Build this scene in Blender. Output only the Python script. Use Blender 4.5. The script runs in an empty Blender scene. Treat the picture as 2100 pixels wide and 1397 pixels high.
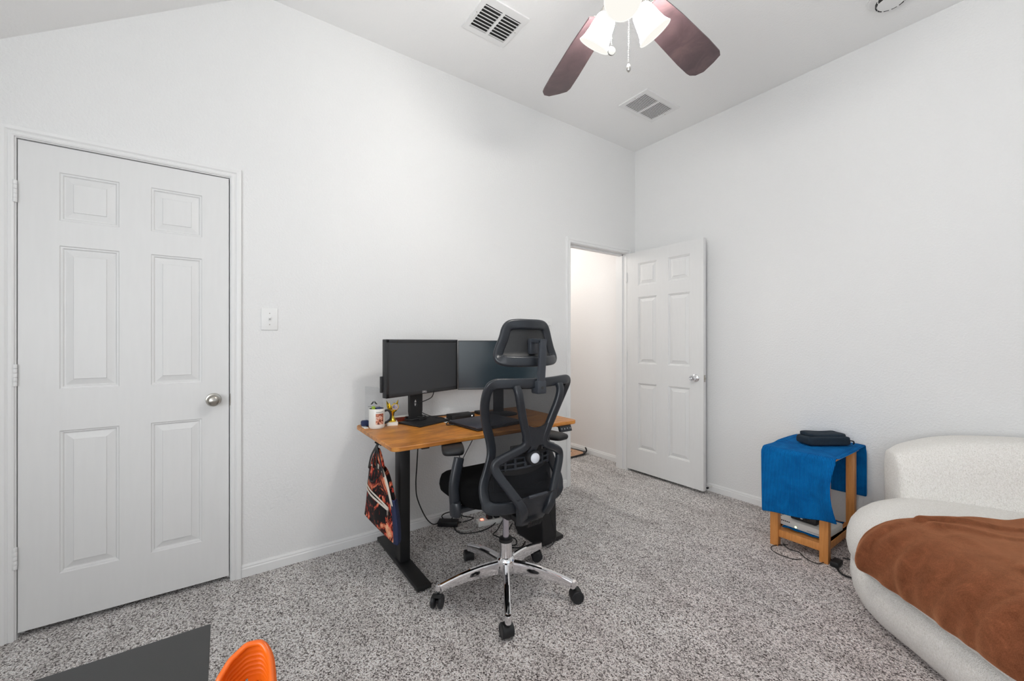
import bpy, bmesh, math, random
from mathutils import Vector, Matrix, noise
random.seed(7)
PI = math.pi
SC = bpy.context.scene
COL = SC.collection
CEIL = 3.06

# ------------------------------------------------------------------ helpers
class MB:
    def __init__(s):
        s.v = []; s.f = []
    def add(s, vs, fs, M=None):
        b = len(s.v)
        for p in vs:
            p = Vector(p)
            s.v.append(M @ p if M is not None else p)
        s.f += [tuple(b + i for i in f) for f in fs]
        return s
    def box(s, x0, x1, y0, y1, z0, z1, r=0.0, seg=2, M=None):
        bm = bmesh.new()
        bmesh.ops.create_cube(bm, size=1.0)
        for v in bm.verts:
            v.co = Vector(((x0 + x1) / 2 + v.co.x * (x1 - x0), (y0 + y1) / 2 + v.co.y * (y1 - y0), (z0 + z1) / 2 + v.co.z * (z1 - z0)))
        if r > 0:
            bmesh.ops.bevel(bm, geom=list(bm.edges), offset=r, segments=seg, profile=0.5, affect='EDGES')
        bm.verts.index_update()
        s.add([v.co.copy() for v in bm.verts], [[v.index for v in f.verts] for f in bm.faces], M)
        bm.free()
        return s
    def lathe(s, prof, M=None, n=24, cap=True):
        vs = []; fs = []
        k = len(prof)
        for i in range(n):
            a = 2 * PI * i / n
            for r, z in prof:
                vs.append((r * math.cos(a), r * math.sin(a), z))
        for i in range(n):
            j = (i + 1) % n
            for q in range(k - 1):
                fs.append((i * k + q, j * k + q, j * k + q + 1, i * k + q + 1))
        if cap:
            if prof[0][0] > 1e-6: fs.append([i * k for i in range(n)][::-1])
            if prof[-1][0] > 1e-6: fs.append([i * k + k - 1 for i in range(n)])
        return s.add(vs, fs, M)
    def loft(s, rings, cap0=True, cap1=True, loop=False):
        n = len(rings[0]); vs = [p for r in rings for p in r]; fs = []
        m = len(rings)
        for i in range(m if loop else m - 1):
            a = i * n; b = ((i + 1) % m) * n
            for j in range(n):
                k = (j + 1) % n
                fs.append((a + j, a + k, b + k, b + j))
        if not loop:
            if cap0: fs.append(list(range(n))[::-1])
            if cap1: fs.append([(m - 1) * n + j for j in range(n)])
        return s.add(vs, fs)
    def sweep(s, path, prof, hint=(0, 0, 1), closed=False, scale=None, cap=True):
        path = [Vector(p) for p in path]; n = len(path); rings = []
        H = None
        for i, p in enumerate(path):
            if closed: t = path[(i + 1) % n] - path[i - 1]
            else: t = path[min(i + 1, n - 1)] - path[max(i - 1, 0)]
            if t.length < 1e-9: t = Vector((0, 0, 1))
            t.normalize()
            if hint is None:
                if H is None:
                    H = t.orthogonal().normalized()
                nn = H - t * H.dot(t)
                if nn.length < 1e-5: nn = t.orthogonal()
                H = nn.normalized()
                N = H
            else:
                h = Vector(hint(i, p) if callable(hint) else hint)
                N = h - t * h.dot(t)
                if N.length < 1e-5: N = t.orthogonal()
                N.normalize()
            B = t.cross(N)
            k = scale[i] if scale else (1, 1)
            if not isinstance(k, (tuple, list)): k = (k, k)
            rings.append([p + B * (a * k[0]) + N * (b * k[1]) for a, b in prof])
        return s.loft(rings, cap, cap, closed)
    def tube(s, path, r, n=8, closed=False, scale=None):
        return s.sweep(path, [(r * math.cos(2 * PI * i / n), r * math.sin(2 * PI * i / n)) for i in range(n)], None, closed, scale)
    def grid(s, P, wrap=False):
        m = len(P); n = len(P[0]); vs = [p for r in P for p in r]; fs = []
        for i in range(m - 1):
            for j in range(n if wrap else n - 1):
                k = (j + 1) % n
                fs.append((i * n + j, i * n + k, (i + 1) * n + k, (i + 1) * n + j))
        return s.add(vs, fs)
    def prism(s, poly, fn, d0, d1):
        n = len(poly)
        vs = [fn(a, b, d0) for a, b in poly] + [fn(a, b, d1) for a, b in poly]
        fs = [list(range(n))[::-1], list(range(n, 2 * n))] + [(i, (i + 1) % n, n + (i + 1) % n, n + i) for i in range(n)]
        return s.add(vs, fs)

def cr(pts, per=6, closed=False):
    pts = [Vector(p) for p in pts]; n = len(pts); out = []
    for i in range(n if closed else n - 1):
        if closed: p0, p1, p2, p3 = pts[i - 1], pts[i], pts[(i + 1) % n], pts[(i + 2) % n]
        else: p0, p1, p2, p3 = pts[max(i - 1, 0)], pts[i], pts[i + 1], pts[min(i + 2, n - 1)]
        for k in range(per):
            t = k / per
            out.append(0.5 * ((2 * p1) + (p2 - p0) * t + (2 * p0 - 5 * p1 + 4 * p2 - p3) * t * t + (3 * p1 - p0 - 3 * p2 + p3) * t ** 3))
    if not closed: out.append(pts[-1])
    return out

def rrect(w, h, r, n=3):
    out = []
    for cx, cy, a0 in ((w / 2 - r, h / 2 - r, 0), (-w / 2 + r, h / 2 - r, 90), (-w / 2 + r, -h / 2 + r, 180), (w / 2 - r, -h / 2 + r, 270)):
        for i in range(n + 1):
            a = math.radians(a0 + 90 * i / n)
            out.append((cx + r * math.cos(a), cy + r * math.sin(a)))
    return out

def lerp(xs, ys, x):
    if x <= xs[0]: return ys[0]
    for i in range(len(xs) - 1):
        if x <= xs[i + 1]:
            t = (x - xs[i]) / (xs[i + 1] - xs[i]); t = t * t * (3 - 2 * t) * .5 + t * .5
            return ys[i] + (ys[i + 1] - ys[i]) * t
    return ys[-1]

def axis_to(direction, loc):
    return Matrix.Translation(Vector(loc)) @ Vector(direction).to_track_quat('Z', 'Y').to_matrix().to_4x4()

def wloc(o):
    p = Vector((0, 0, 0))
    while o is not None:
        p += o.location; o = o.parent
    return p

def mesh_obj(name, mb, mat, parent=None, loc=None, sub=0, solid=0, bevel=0, angle=38, smooth=True):
    base = wloc(parent) if parent is not None else Vector(loc or (0, 0, 0))
    me = bpy.data.meshes.new(name)
    me.from_pydata([tuple(v - base) for v in mb.v], [], mb.f)
    bm = bmesh.new(); bm.from_mesh(me)
    bmesh.ops.recalc_face_normals(bm, faces=bm.faces)
    bm.to_mesh(me); bm.free()
    if smooth:
        me.shade_smooth()
        if angle < 180: me.set_sharp_from_angle(angle=math.radians(angle))
    o = bpy.data.objects.new(name, me); COL.objects.link(o)
    if parent is not None: o.parent = parent
    elif loc is not None: o.location = loc
    me.materials.append(mat)
    if bevel:
        m = o.modifiers.new('bevel', 'BEVEL'); m.width = bevel; m.segments = 2; m.limit_method = 'ANGLE'; m.angle_limit = math.radians(40)
    if solid:
        m = o.modifiers.new('thickness', 'SOLIDIFY'); m.thickness = abs(solid); m.offset = 1 if solid > 0 else -1
    if sub:
        m = o.modifiers.new('smooth', 'SUBSURF'); m.levels = sub; m.render_levels = sub
    return o

def thing(name, label, cat, loc, group=None):
    o = bpy.data.objects.new(name, None); COL.objects.link(o)
    o.location = loc; o.empty_display_size = .05
    o['label'] = label; o['category'] = cat
    if group: o['group'] = group
    return o

def tag(o, label, cat, group=None):
    o['label'] = label; o['category'] = cat
    if group: o['group'] = group
    return o

def struct(o, label, cat='room'):
    o['kind'] = 'structure'; o['label'] = label; o['category'] = cat
    return o

# ------------------------------------------------------------------ materials
def srgb(r, g, b):
    f = lambda c: (c / 255 / 12.92) if c / 255 <= .04045 else ((c / 255 + .055) / 1.055) ** 2.4
    return (f(r), f(g), f(b), 1)

def mat(name, color, rough=.5, metal=0.0, spec=.5, coat=0.0):
    m = bpy.data.materials.new(name); m.use_nodes = True
    b = m.node_tree.nodes['Principled BSDF']
    b.inputs['Base Color'].default_value = color
    b.inputs['Roughness'].default_value = rough
    b.inputs['Metallic'].default_value = metal
    b.inputs['Specular IOR Level'].default_value = spec
    b.inputs['Coat Weight'].default_value = coat
    return m

def N(m, t, **kw):
    n = m.node_tree.nodes.new(t)
    for k, v in kw.items():
        if k in n.inputs.keys(): n.inputs[k].default_value = v
        else: setattr(n, k, v)
    return n

def L(m, a, b): m.node_tree.links.new(a, b)

def bsdf(m): return m.node_tree.nodes['Principled BSDF']

def coords(m, scale=(1, 1, 1), rot=(0, 0, 0)):
    tc = N(m, 'ShaderNodeTexCoord'); mp = N(m, 'ShaderNodeMapping')
    mp.inputs['Scale'].default_value = scale; mp.inputs['Rotation'].default_value = rot
    L(m, tc.outputs['Object'], mp.inputs['Vector'])
    return mp.outputs['Vector']

def ramp(m, fac, stops, interp='LINEAR'):
    r = N(m, 'ShaderNodeValToRGB'); e = r.color_ramp.elements
    r.color_ramp.interpolation = interp
    while len(e) < len(stops): e.new(.5)
    for i, (p, c) in enumerate(stops): e[i].position = p; e[i].color = c
    L(m, fac, r.inputs['Fac'])
    return r.outputs['Color']

def bump(m, height, strength=.3, dist=.002, prev=None):
    b = N(m, 'ShaderNodeBump'); b.inputs['Strength'].default_value = strength; b.inputs['Distance'].default_value = dist
    L(m, height, b.inputs['Height'])
    if prev is not None: L(m, prev, b.inputs['Normal'])
    L(m, b.outputs['Normal'], bsdf(m).inputs['Normal'])
    return b.outputs['Normal']

def noise_tex(m, vec, scale, detail=2, rough=.5, distort=0):
    n = N(m, 'ShaderNodeTexNoise'); n.inputs['Scale'].default_value = scale; n.inputs['Detail'].default_value = detail
    n.inputs['Roughness'].default_value = rough; n.inputs['Distortion'].default_value = distort
    L(m, vec, n.inputs['Vector'])
    return n.outputs['Fac']

def mixc(m, fac, a, b, mode='MIX'):
    n = N(m, 'ShaderNodeMix', data_type='RGBA', blend_type=mode)
    for sock, val in ((n.inputs[0], fac), (n.inputs[6], a), (n.inputs[7], b)):
        if isinstance(val, (int, float, tuple)): sock.default_value = val
        else: L(m, val, sock)
    return n.outputs[2]

def noisy(name, c1, c2, scale=40, rough=.6, bmp=.1, dist=.001, stretch=(1, 1, 1), metal=0, spec=.5, detail=3):
    m = mat(name, c1, rough, metal, spec)
    v = coords(m, stretch)
    f = noise_tex(m, v, scale, detail)
    L(m, ramp(m, f, [(.3, c1), (.7, c2)]), bsdf(m).inputs['Base Color'])
    if bmp: bump(m, f, bmp, dist)
    return m

M = {}
def wall_paint(name, c, strength=.22):
    m = mat(name, c, .75, 0, .25)
    v = coords(m)
    f = noise_tex(m, v, 95, 3, .55, .3)
    bump(m, f, strength, .006)
    return m
M['wall'] = wall_paint('wall_paint', (.795, .795, .79, 1), .5)
M['ceil'] = wall_paint('ceiling_paint', (.88, .88, .875, 1), .25)
M['hall'] = wall_paint('hall_paint', (.81, .795, .785, 1))
M['trim'] = mat('trim_paint', (.80, .80, .795, 1), .38, 0, .4)
M['door'] = noisy('door_paint', (.735, .735, .73, 1), (.75, .75, .745, 1), 60, .42, .12, .0008, (1, 1, .12))
M['plate'] = mat('switch_plastic', (.80, .80, .79, 1), .3)
M['slot'] = mat('dark_slot', (.02, .02, .02, 1), .6)

def carpet():
    m = mat('carpet_pile', (.4, .38, .37, 1), .95, 0, .1)
    v = coords(m)
    d = noise_tex(m, v, 60, 2)
    sp = noise_tex(m, coords(m, (1, 1, 1)), 210, 3, .75, .6)
    vo = N(m, 'ShaderNodeTexVoronoi'); vo.inputs['Scale'].default_value = 190; L(m, v, vo.inputs['Vector'])
    rnd = N(m, 'ShaderNodeSeparateColor'); L(m, vo.outputs['Color'], rnd.inputs[0])
    base = ramp(m, rnd.outputs[0], [(0, srgb(92, 85, 83)), (.2, srgb(160, 154, 151)), (.45, srgb(222, 217, 214)), (1, srgb(252, 249, 247))])
    spk = ramp(m, sp, [(.36, (.32, .31, .31, 1)), (.48, (.98, .98, .98, 1)), (.62, (1.42, 1.42, 1.42, 1))])
    c = mixc(m, 1.0, base, spk, 'MULTIPLY')
    big = noise_tex(m, coords(m, (1.5, 3.2, 1), (0, 0, .5)), 1.9, 4, .6, .8)
    pat = ramp(m, big, [(.34, (.80, .79, .785, 1)), (.5, (.98, .98, .98, 1)), (.66, (1.10, 1.10, 1.10, 1))])
    c = mixc(m, 1.0, c, pat, 'MULTIPLY')
    pk = noise_tex(m, coords(m, (1, 1.6, 1)), 1.7, 3, .6)
    tc = N(m, 'ShaderNodeTexCoord'); sx = N(m, 'ShaderNodeSeparateXYZ'); L(m, tc.outputs['Object'], sx.inputs[0])
    warm = N(m, 'ShaderNodeMapRange'); warm.inputs['From Min'].default_value = .6; warm.inputs['From Max'].default_value = 2.0
    L(m, sx.outputs[0], warm.inputs['Value'])
    mul = N(m, 'ShaderNodeMath', operation='MULTIPLY'); L(m, pk, mul.inputs[0]); L(m, warm.outputs[0], mul.inputs[1])
    c = mixc(m, mul.outputs[0], c, mixc(m, 1.0, c, (1.04, .93, .93, 1), 'MULTIPLY'))
    L(m, c, bsdf(m).inputs['Base Color'])
    h = N(m, 'ShaderNodeMath', operation='SUBTRACT'); L(m, sp, h.inputs[0]); L(m, vo.outputs['Distance'], h.inputs[1])
    bump(m, h.outputs[0], .8, .008)
    return m
M['carpet'] = carpet()

def wood_mat(name, stops, scale=1.0, stretch=(14, 1.2, 14), rough=.4, patches=True):
    m = mat(name, stops[0][1], rough)
    v = coords(m, stretch)
    f = noise_tex(m, v, 3.2 * scale, 6, .62, .9)
    c = ramp(m, f, stops)
    if patches:
        p = noise_tex(m, coords(m, (5, 3, 5)), 1.6, 4, .6, .5)
        c = mixc(m, 1.0, c, ramp(m, p, [(.35, (.62, .55, .5, 1)), (.55, (1.05, 1.0, .95, 1)), (.72, (1.25, 1.12, .8, 1))]), 'MULTIPLY')
    L(m, c, bsdf(m).inputs['Base Color'])
    bump(m, f, .08, .001)
    return m
M['desk'] = wood_mat('rustic_desk_board', [(.2, srgb(122, 74, 28)), (.5, srgb(192, 126, 54)), (.8, srgb(220, 166, 84))])
M['pine'] = wood_mat('honey_wood', [(.2, srgb(186, 116, 55)), (.6, srgb(214, 146, 80)), (.9, srgb(224, 162, 98))], 1.4, (20, 20, 1.3), .45, False)
M['blade'] = wood_mat('dark_walnut_blade', [(.2, srgb(56, 43, 46)), (.55, srgb(82, 64, 67)), (.85, srgb(110, 88, 87))], 1.2, (3, 3, 3), .35, False)
M['mahogany'] = wood_mat('red_brown_wood', [(.2, srgb(92, 34, 26)), (.8, srgb(134, 58, 44))], 1, (3, 14, 3), .35, False)

M['black_metal'] = noisy('black_powder_coat', srgb(20, 20, 21), srgb(26, 26, 27), 300, .5, .05, .0003)
M['black_plastic'] = noisy('black_chair_plastic', srgb(29, 32, 37), srgb(36, 40, 46), 420, .36, .10, .0004)
M['grey_plastic'] = noisy('dark_grey_plastic', srgb(44, 48, 54), srgb(52, 56, 63), 420, .45, .1, .0004)
M['matte_black'] = mat('matte_black', srgb(22, 22, 24), .55)
M['fabric_black'] = noisy('black_seat_fabric', srgb(11, 11, 12), srgb(17, 17, 18), 700, .95, .3, .001, spec=.1)
M['chrome'] = mat('chrome', (.86, .86, .88, 1), .07, 1)
M['satin'] = mat('satin_nickel', srgb(176, 172, 164), .28, 1)
M['cyl'] = mat('brushed_steel', srgb(196, 194, 204), .25, 1)
M['cable'] = mat('black_cable', srgb(16, 16, 17), .5)
M['white_plastic'] = mat('white_plastic', srgb(226, 225, 220), .35)
M['grey_cable'] = mat('pale_cable', srgb(178, 176, 172), .5)
M['caster'] = mat('caster_rubber', srgb(30, 31, 34), .45)
M['knob_white'] = mat('silver_cap', srgb(205, 208, 214), .35)

def screen(name, c, rough):
    m = mat(name, c, rough, 0, .5)
    return m
M['screen_matte'] = screen('matte_screen', srgb(52, 54, 57), .38)
M['screen_gloss'] = screen('glossy_screen', srgb(26, 42, 50), .2)
bsdf(M['screen_gloss']).inputs['IOR'].default_value = 1.6
M['bezel'] = mat('monitor_bezel', srgb(40, 41, 43), .4)
M['laptop'] = mat('laptop_shell', srgb(56, 57, 66), .42, .2)
M['logo_white'] = mat('logo_silver', srgb(225, 225, 228), .3)

def mesh_fabric(name, c, alpha):
    m = mat(name, c, .7, 0, .2)
    nt = m.node_tree; out = nt.nodes['Material Output']
    tr = N(m, 'ShaderNodeBsdfTransparent'); mx = N(m, 'ShaderNodeMixShader')
    w = N(m, 'ShaderNodeTexWave'); w.inputs['Scale'].default_value = 300; w.bands_direction = 'Z'
    L(m, coords(m), w.inputs['Vector'])
    mr = N(m, 'ShaderNodeMapRange'); mr.inputs['To Min'].default_value = alpha - .08; mr.inputs['To Max'].default_value = alpha + .08
    L(m, w.outputs['Fac'], mr.inputs['Value'])
    L(m, mr.outputs[0], mx.inputs[0]); L(m, tr.outputs[0], mx.inputs[1]); L(m, bsdf(m).outputs[0], mx.inputs[2])
    L(m, mx.outputs[0], out.inputs['Surface'])
    return m
M['mesh'] = mesh_fabric('chair_mesh', srgb(28, 29, 32), .83)

def boucle():
    m = mat('boucle_fabric', srgb(226, 222, 214), .95, 0, .1)
    v = coords(m)
    vo = N(m, 'ShaderNodeTexVoronoi'); vo.inputs['Scale'].default_value = 300; L(m, v, vo.inputs['Vector'])
    n1 = noise_tex(m, coords(m, (1, 1, .6)), 270, 3, .6, .8)
    c = ramp(m, n1, [(.3, srgb(220, 216, 209)), (.55, srgb(243, 240, 235)), (.75, srgb(250, 248, 245))])
    L(m, c, bsdf(m).inputs['Base Color'])
    s = N(m, 'ShaderNodeMath', operation='SUBTRACT'); L(m, n1, s.inputs[0]); L(m, vo.outputs['Distance'], s.inputs[1])
    bump(m, s.outputs[0], .5, .006)
    bsdf(m).inputs['Sheen Weight'].default_value = .2
    return m
M['boucle'] = boucle()

def fleece():
    m = mat('brown_fleece', srgb(112, 66, 44), 1, 0, .05)
    v = coords(m)
    f = noise_tex(m, v, 17, 6, .72, 1.0)
    g = noise_tex(m, v, 330, 3, .7)
    c = ramp(m, f, [(.3, srgb(98, 57, 37)), (.6, srgb(124, 74, 50)), (.8, srgb(144, 91, 63))])
    c = mixc(m, 1.0, c, ramp(m, g, [(.3, (.70, .70, .70, 1)), (.7, (1.25, 1.25, 1.25, 1))]), 'MULTIPLY')
    L(m, c, bsdf(m).inputs['Base Color'])
    bump(m, g, .5, .003)
    bsdf(m).inputs['Sheen Weight'].default_value = 1.0
    bsdf(m).inputs['Sheen Roughness'].default_value = .45
    bsdf(m).inputs['Sheen Tint'].default_value = srgb(214, 150, 110)
    return m
M['fleece'] = fleece()

def ribbed():
    m = mat('ribbed_blue_towel', srgb(8, 92, 160), .9, 0, .1)
    v = coords(m)
    w = N(m, 'ShaderNodeTexWave'); w.inputs['Scale'].default_value = 48; w.bands_direction = 'X'; w.inputs['Distortion'].default_value = .4
    w.inputs['Detail'].default_value = 1; w.inputs['Detail Scale'].default_value = 3
    L(m, v, w.inputs['Vector'])
    c = ramp(m, w.outputs['Fac'], [(.1, srgb(0, 74, 136)), (.6, srgb(6, 112, 184)), (1, srgb(14, 128, 198))])
    w2 = N(m, 'ShaderNodeTexWave'); w2.inputs['Scale'].default_value = 62; w2.bands_direction = 'Z'; w2.inputs['Distortion'].default_value = .8
    L(m, v, w2.inputs['Vector'])
    c = mixc(m, 1.0, c, ramp(m, w2.outputs['Fac'], [(0, (.80, .82, .85, 1)), (1, (1.06, 1.06, 1.05, 1))]), 'MULTIPLY')
    c = mixc(m, 1.0, c, ramp(m, noise_tex(m, v, 13, 4, .6, .5), [(.35, (.74, .78, .82, 1)), (.62, (1.1, 1.1, 1.08, 1))]), 'MULTIPLY')
    L(m, c, bsdf(m).inputs['Base Color'])
    b1 = bump(m, w.outputs['Fac'], .6, .004)
    bump(m, noise_tex(m, v, 400, 2), .4, .002, b1)
    return m
M['towel'] = ribbed()

def floral():
    m = mat('floral_print', srgb(20, 16, 18), .75, 0, .25)
    v = coords(m)
    n = noise_tex(m, v, 9, 5, .65, 1.2)
    n2 = noise_tex(m, coords(m, (1.3, 1, .8)), 17, 4, .6, 1.5)
    c = ramp(m, n, [(.52, srgb(14, 12, 14)), (.55, srgb(90, 40, 30)), (.58, srgb(206, 96, 66)), (.63, srgb(234, 160, 122)), (.69, srgb(240, 196, 160)), (.74, srgb(214, 40, 36))])
    c2 = ramp(m, n2, [(.56, srgb(16, 14, 16)), (.60, srgb(214, 56, 42)), (.68, srgb(236, 150, 112)), (.74, srgb(238, 178, 140))])
    c = mixc(m, 1.0, c, c2, 'LIGHTEN')
    L(m, c, bsdf(m).inputs['Base Color'])
    return m
M['floral'] = floral()
M['zip'] = mat('cream_zip_tape', srgb(226, 218, 205), .6)
M['navy'] = noisy('navy_fabric', srgb(30, 40, 74), srgb(38, 50, 90), 250, .8, .2, .001)
M['dark_cloth'] = noisy('blue_black_cloth', srgb(16, 30, 42), srgb(24, 42, 56), 260, .9, .3, .001)
M['orange'] = mat('orange_plastic', srgb(212, 92, 10), .36)
bsdf(M['orange']).inputs['Subsurface Weight'].default_value = .05
bsdf(M['orange']).inputs['Subsurface Radius'].default_value = (.02, .008, .002)
M['table_top'] = noisy('dark_laminate', srgb(38, 38, 38), srgb(42, 42, 42), 500, .5, .03, .0003)
M['table_edge'] = mat('grey_table_edge', srgb(150, 146, 142), .5)
M['gold'] = mat('gold_plastic', srgb(232, 196, 70), .18, 1)
M['marble'] = mat('white_base', srgb(232, 228, 220), .3)

def rugm():
    m = mat('patterned_rug', srgb(170, 130, 105), .95, 0, .1)
    v = coords(m)
    n = noise_tex(m, v, 38, 4, .7, 2)
    L(m, ramp(m, n, [(.35, srgb(70, 44, 38)), (.46, srgb(190, 148, 118)), (.55, srgb(214, 186, 158)), (.63, srgb(152, 76, 66))]), bsdf(m).inputs['Base Color'])
    return m
M['rug'] = rugm()

def glassy(name, tint, fac=.12):
    m = mat(name, tint, .03)
    nt = m.node_tree; out = nt.nodes['Material Output']
    tr = N(m, 'ShaderNodeBsdfTransparent'); tr.inputs[0].default_value = tint
    gl = N(m, 'ShaderNodeBsdfGlossy'); gl.inputs['Roughness'].default_value = .03
    mx = N(m, 'ShaderNodeMixShader'); mx.inputs[0].default_value = fac
    L(m, tr.outputs[0], mx.inputs[1]); L(m, gl.outputs[0], mx.inputs[2]); L(m, mx.outputs[0], out.inputs['Surface'])
    return m
M['acrylic'] = glassy('clear_acrylic', (.975, .98, .985, 1), .05)
M['pane'] = glassy('window_glass', (.96, .98, 1, 1), .06)

def emit(name, c, s):
    m = mat(name, c, .3)
    bsdf(m).inputs['Emission Color'].default_value = c
    bsdf(m).inputs['Emission Strength'].default_value = s
    return m
M['shade'] = emit('lit_frosted_glass', (1, .975, .93, 1), 108.0)
M['shade_in'] = emit('lit_glass_inside', (1, .97, .90, 1), .92)
M['shade_rim'] = emit('lit_glass_rim', (1, .985, .93, 1), .97)
for _k in ('shade_in', 'shade_rim'):
    bsdf(M[_k]).inputs['Base Color'].default_value = (0, 0, 0, 1); bsdf(M[_k]).inputs['Specular IOR Level'].default_value = 0
M['led_white'] = emit('white_led', (1, 1, 1, 1), 6)
M['led_green'] = emit('green_led', (.75, 1, .35, 1), 5)
M['led_red'] = emit('red_led', (1, .16, .1, 1), 4)
M['fan_metal'] = mat('fan_nickel', srgb(190, 188, 184), .3, 1)

# ------------------------------------------------------------------ room shell
RX = 3.62          # near side wall
RY = -4.70         # rear wall
DOOR1 = (-3.947, -3.229)
DOOR2 = (-.856, -.128)
DH = 2.056

def quad_wall(name, mb, m, label):
    return struct(mesh_obj(name, mb, m, smooth=False), label, 'wall')

fl = MB(); fl.box(-1.85, RX + .12, RY - .12, .12, -.1, 0)
struct(mesh_obj('floor', fl, M['carpet'], smooth=False), 'grey-beige speckled pile carpet covering the whole floor', 'floor')

w = MB()
for y0, y1, z0, z1 in ((RY - .12, DOOR1[0] - .018, -.02, CEIL + .1), (DOOR1[0] - .018, DOOR1[1] + .018, DH + .018, CEIL + .1), (DOOR1[1] + .018, DOOR2[0] - .018, -.02, CEIL + .1),
                       (DOOR2[0] - .018, DOOR2[1] + .018, DH + .018, CEIL + .1), (DOOR2[1] + .018, 0, -.02, CEIL + .1)):
    w.box(-.12, 0, y0, y1, z0, z1)
quad_wall('wall_left', w, M['wall'], 'long white textured wall behind the standing desk with two doorways')
w = MB(); w.box(-.12, RX + .12, 0, .12, -.02, CEIL + .1)
quad_wall('wall_right', w, M['wall'], 'white textured wall behind the sofa and the open door')
w = MB(); w.box(-1.85, -.12, 0, .12, -.02, 2.5)
quad_wall('wall_hall', w, M['hall'], 'pale hallway wall seen through the open doorway')
w = MB(); w.box(-1.85, -1.73, -1.7, 0, -.02, 2.5); w.box(-1.73, -.12, -1.82, -1.7, -.02, 2.5)
quad_wall('wall_hall_end', w, M['hall'], 'closing walls of the hallway beyond the doorway')
w = MB(); w.box(-1.85, -.12, -1.82, .12, 2.44, 2.5)
struct(mesh_obj('ceiling_hall', w, M['ceil'], smooth=False), 'flat hallway ceiling beyond the doorway', 'ceiling')

w = MB(); w.box(-.95, -.83, -4.4, -2.9, -.1, 2.5); w.box(-.83, -.12, -4.4, -4.28, -.1, 2.5); w.box(-.83, -.12, -3.02, -2.9, -.1, 2.5); w.box(-.95, -.12, -4.4, -2.9, 2.5, 2.6)  # unseen box added to stop sky light leaking under the door
quad_wall('wall_light_block', w, M['wall'], 'added closet box behind the closed door, blocks light at its gaps')
WIN1 = (1.95, 3.45, .75, 1.95)     # x0 x1 z0 z1 of the added fill window in the rear wall
w = MB()
w.box(-.12, WIN1[0], RY - .12, RY, -.02, 2.6); w.box(WIN1[1], RX + .12, RY - .12, RY, -.02, 2.6)
w.box(WIN1[0], WIN1[1], RY - .12, RY, -.02, WIN1[2]); w.box(WIN1[0], WIN1[1], RY - .12, RY, WIN1[3], 2.6)
quad_wall('wall_rear', w, M['wall'], 'white wall behind the camera holding the added fill window')
WIN2 = (-3.0, -1.4, .8, 2.1)      # y0 y1 z0 z1 in the near side wall
w = MB()
w.box(RX, RX + .12, RY, WIN2[0], -.02, CEIL + .1); w.box(RX, RX + .12, WIN2[1], .12, -.02, CEIL + .1)
w.box(RX, RX + .12, WIN2[0], WIN2[1], -.02, WIN2[2]); w.box(RX, RX + .12, WIN2[0], WIN2[1], WIN2[3], CEIL + .1)
quad_wall('wall_near', w, M['wall'], 'white wall with a window opposite the standing desk')

def window(name, fn, a0, a1, z0, z1, label):
    e = bpy.data.objects.new(name, None); COL.objects.link(e); e.location = fn((a0 + a1) / 2, z0, .06); struct(e, label, 'window')
    f = MB()
    for b0, b1, c0, c1 in ((a0, a0 + .05, z0, z1), (a1 - .05, a1, z0, z1), (a0 + .05, a1 - .05, z0, z0 + .05), (a0 + .05, a1 - .05, z1 - .05, z1), (a0 + .05, a1 - .05, (z0 + z1) / 2 - .02, (z0 + z1) / 2 + .02)):
        f.prism([(b0, c0), (b1, c0), (b1, c1), (b0, c1)], fn, .04, .09)
    mesh_obj('window_frame', f, M['trim'], e, smooth=False)
    p = MB(); p.prism([(a0 + .04, z0 + .04), (a1 - .04, z0 + .04), (a1 - .04, z1 - .04), (a0 + .04, z1 - .04)], fn, .063, .067)
    mesh_obj('pane', p, M['pane'], e, smooth=False)
window('fill_window', lambda a, z, d: Vector((a, RY - d, z)), *WIN1, 'unseen white framed window added behind the camera for fill light')  # out of view, positioned for the light it throws on the right wall
window('window_2', lambda a, z, d: Vector((RX + d, a, z)), *WIN2, 'white framed window opposite the standing desk')

RIDGE = -3.092; KNEE = -3.99
c = MB(); c.prism([(0, CEIL), (-RIDGE, CEIL), (-KNEE, 2.44), (-RY + .12, 2.44), (-RY + .12, CEIL + .25), (-.12, CEIL + .25), (-.12, CEIL)], lambda a, b, d: Vector((d, -a, b)), -.12, RX + .12)
struct(mesh_obj('ceiling', c, M['ceil'], smooth=False), 'white ceiling, flat over the room and sloping down near the closed door', 'ceiling')

# baseboards
BP = [(0, .062), (.004, .062), (.009, .052), (.0085, .046), (.0125, .041), (.0135, 0), (0, 0)]
def baseboard(name, pts, label):
    mb = MB()
    for (ax, ay), (bx, by), (nx, ny) in pts:
        mb.loft([[Vector((ax + nx * p, ay + ny * p, z)) for p, z in BP], [Vector((bx + nx * p, by + ny * p, z)) for p, z in BP]])
    struct(mesh_obj(name, mb, M['trim'], smooth=False), label, 'baseboard')
baseboard('baseboard_left', [((0, -3.18), (0, -.905), (1, 0))], 'low white baseboard along the wall behind the desk')
baseboard('baseboard_right', [((0.0, 0), (RX, 0), (0, -1))], 'low white baseboard along the wall behind the sofa')
baseboard('baseboard_hall', [((-1.73, 0), (-.14, 0), (0, -1))], 'low white baseboard along the hallway wall')

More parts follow.
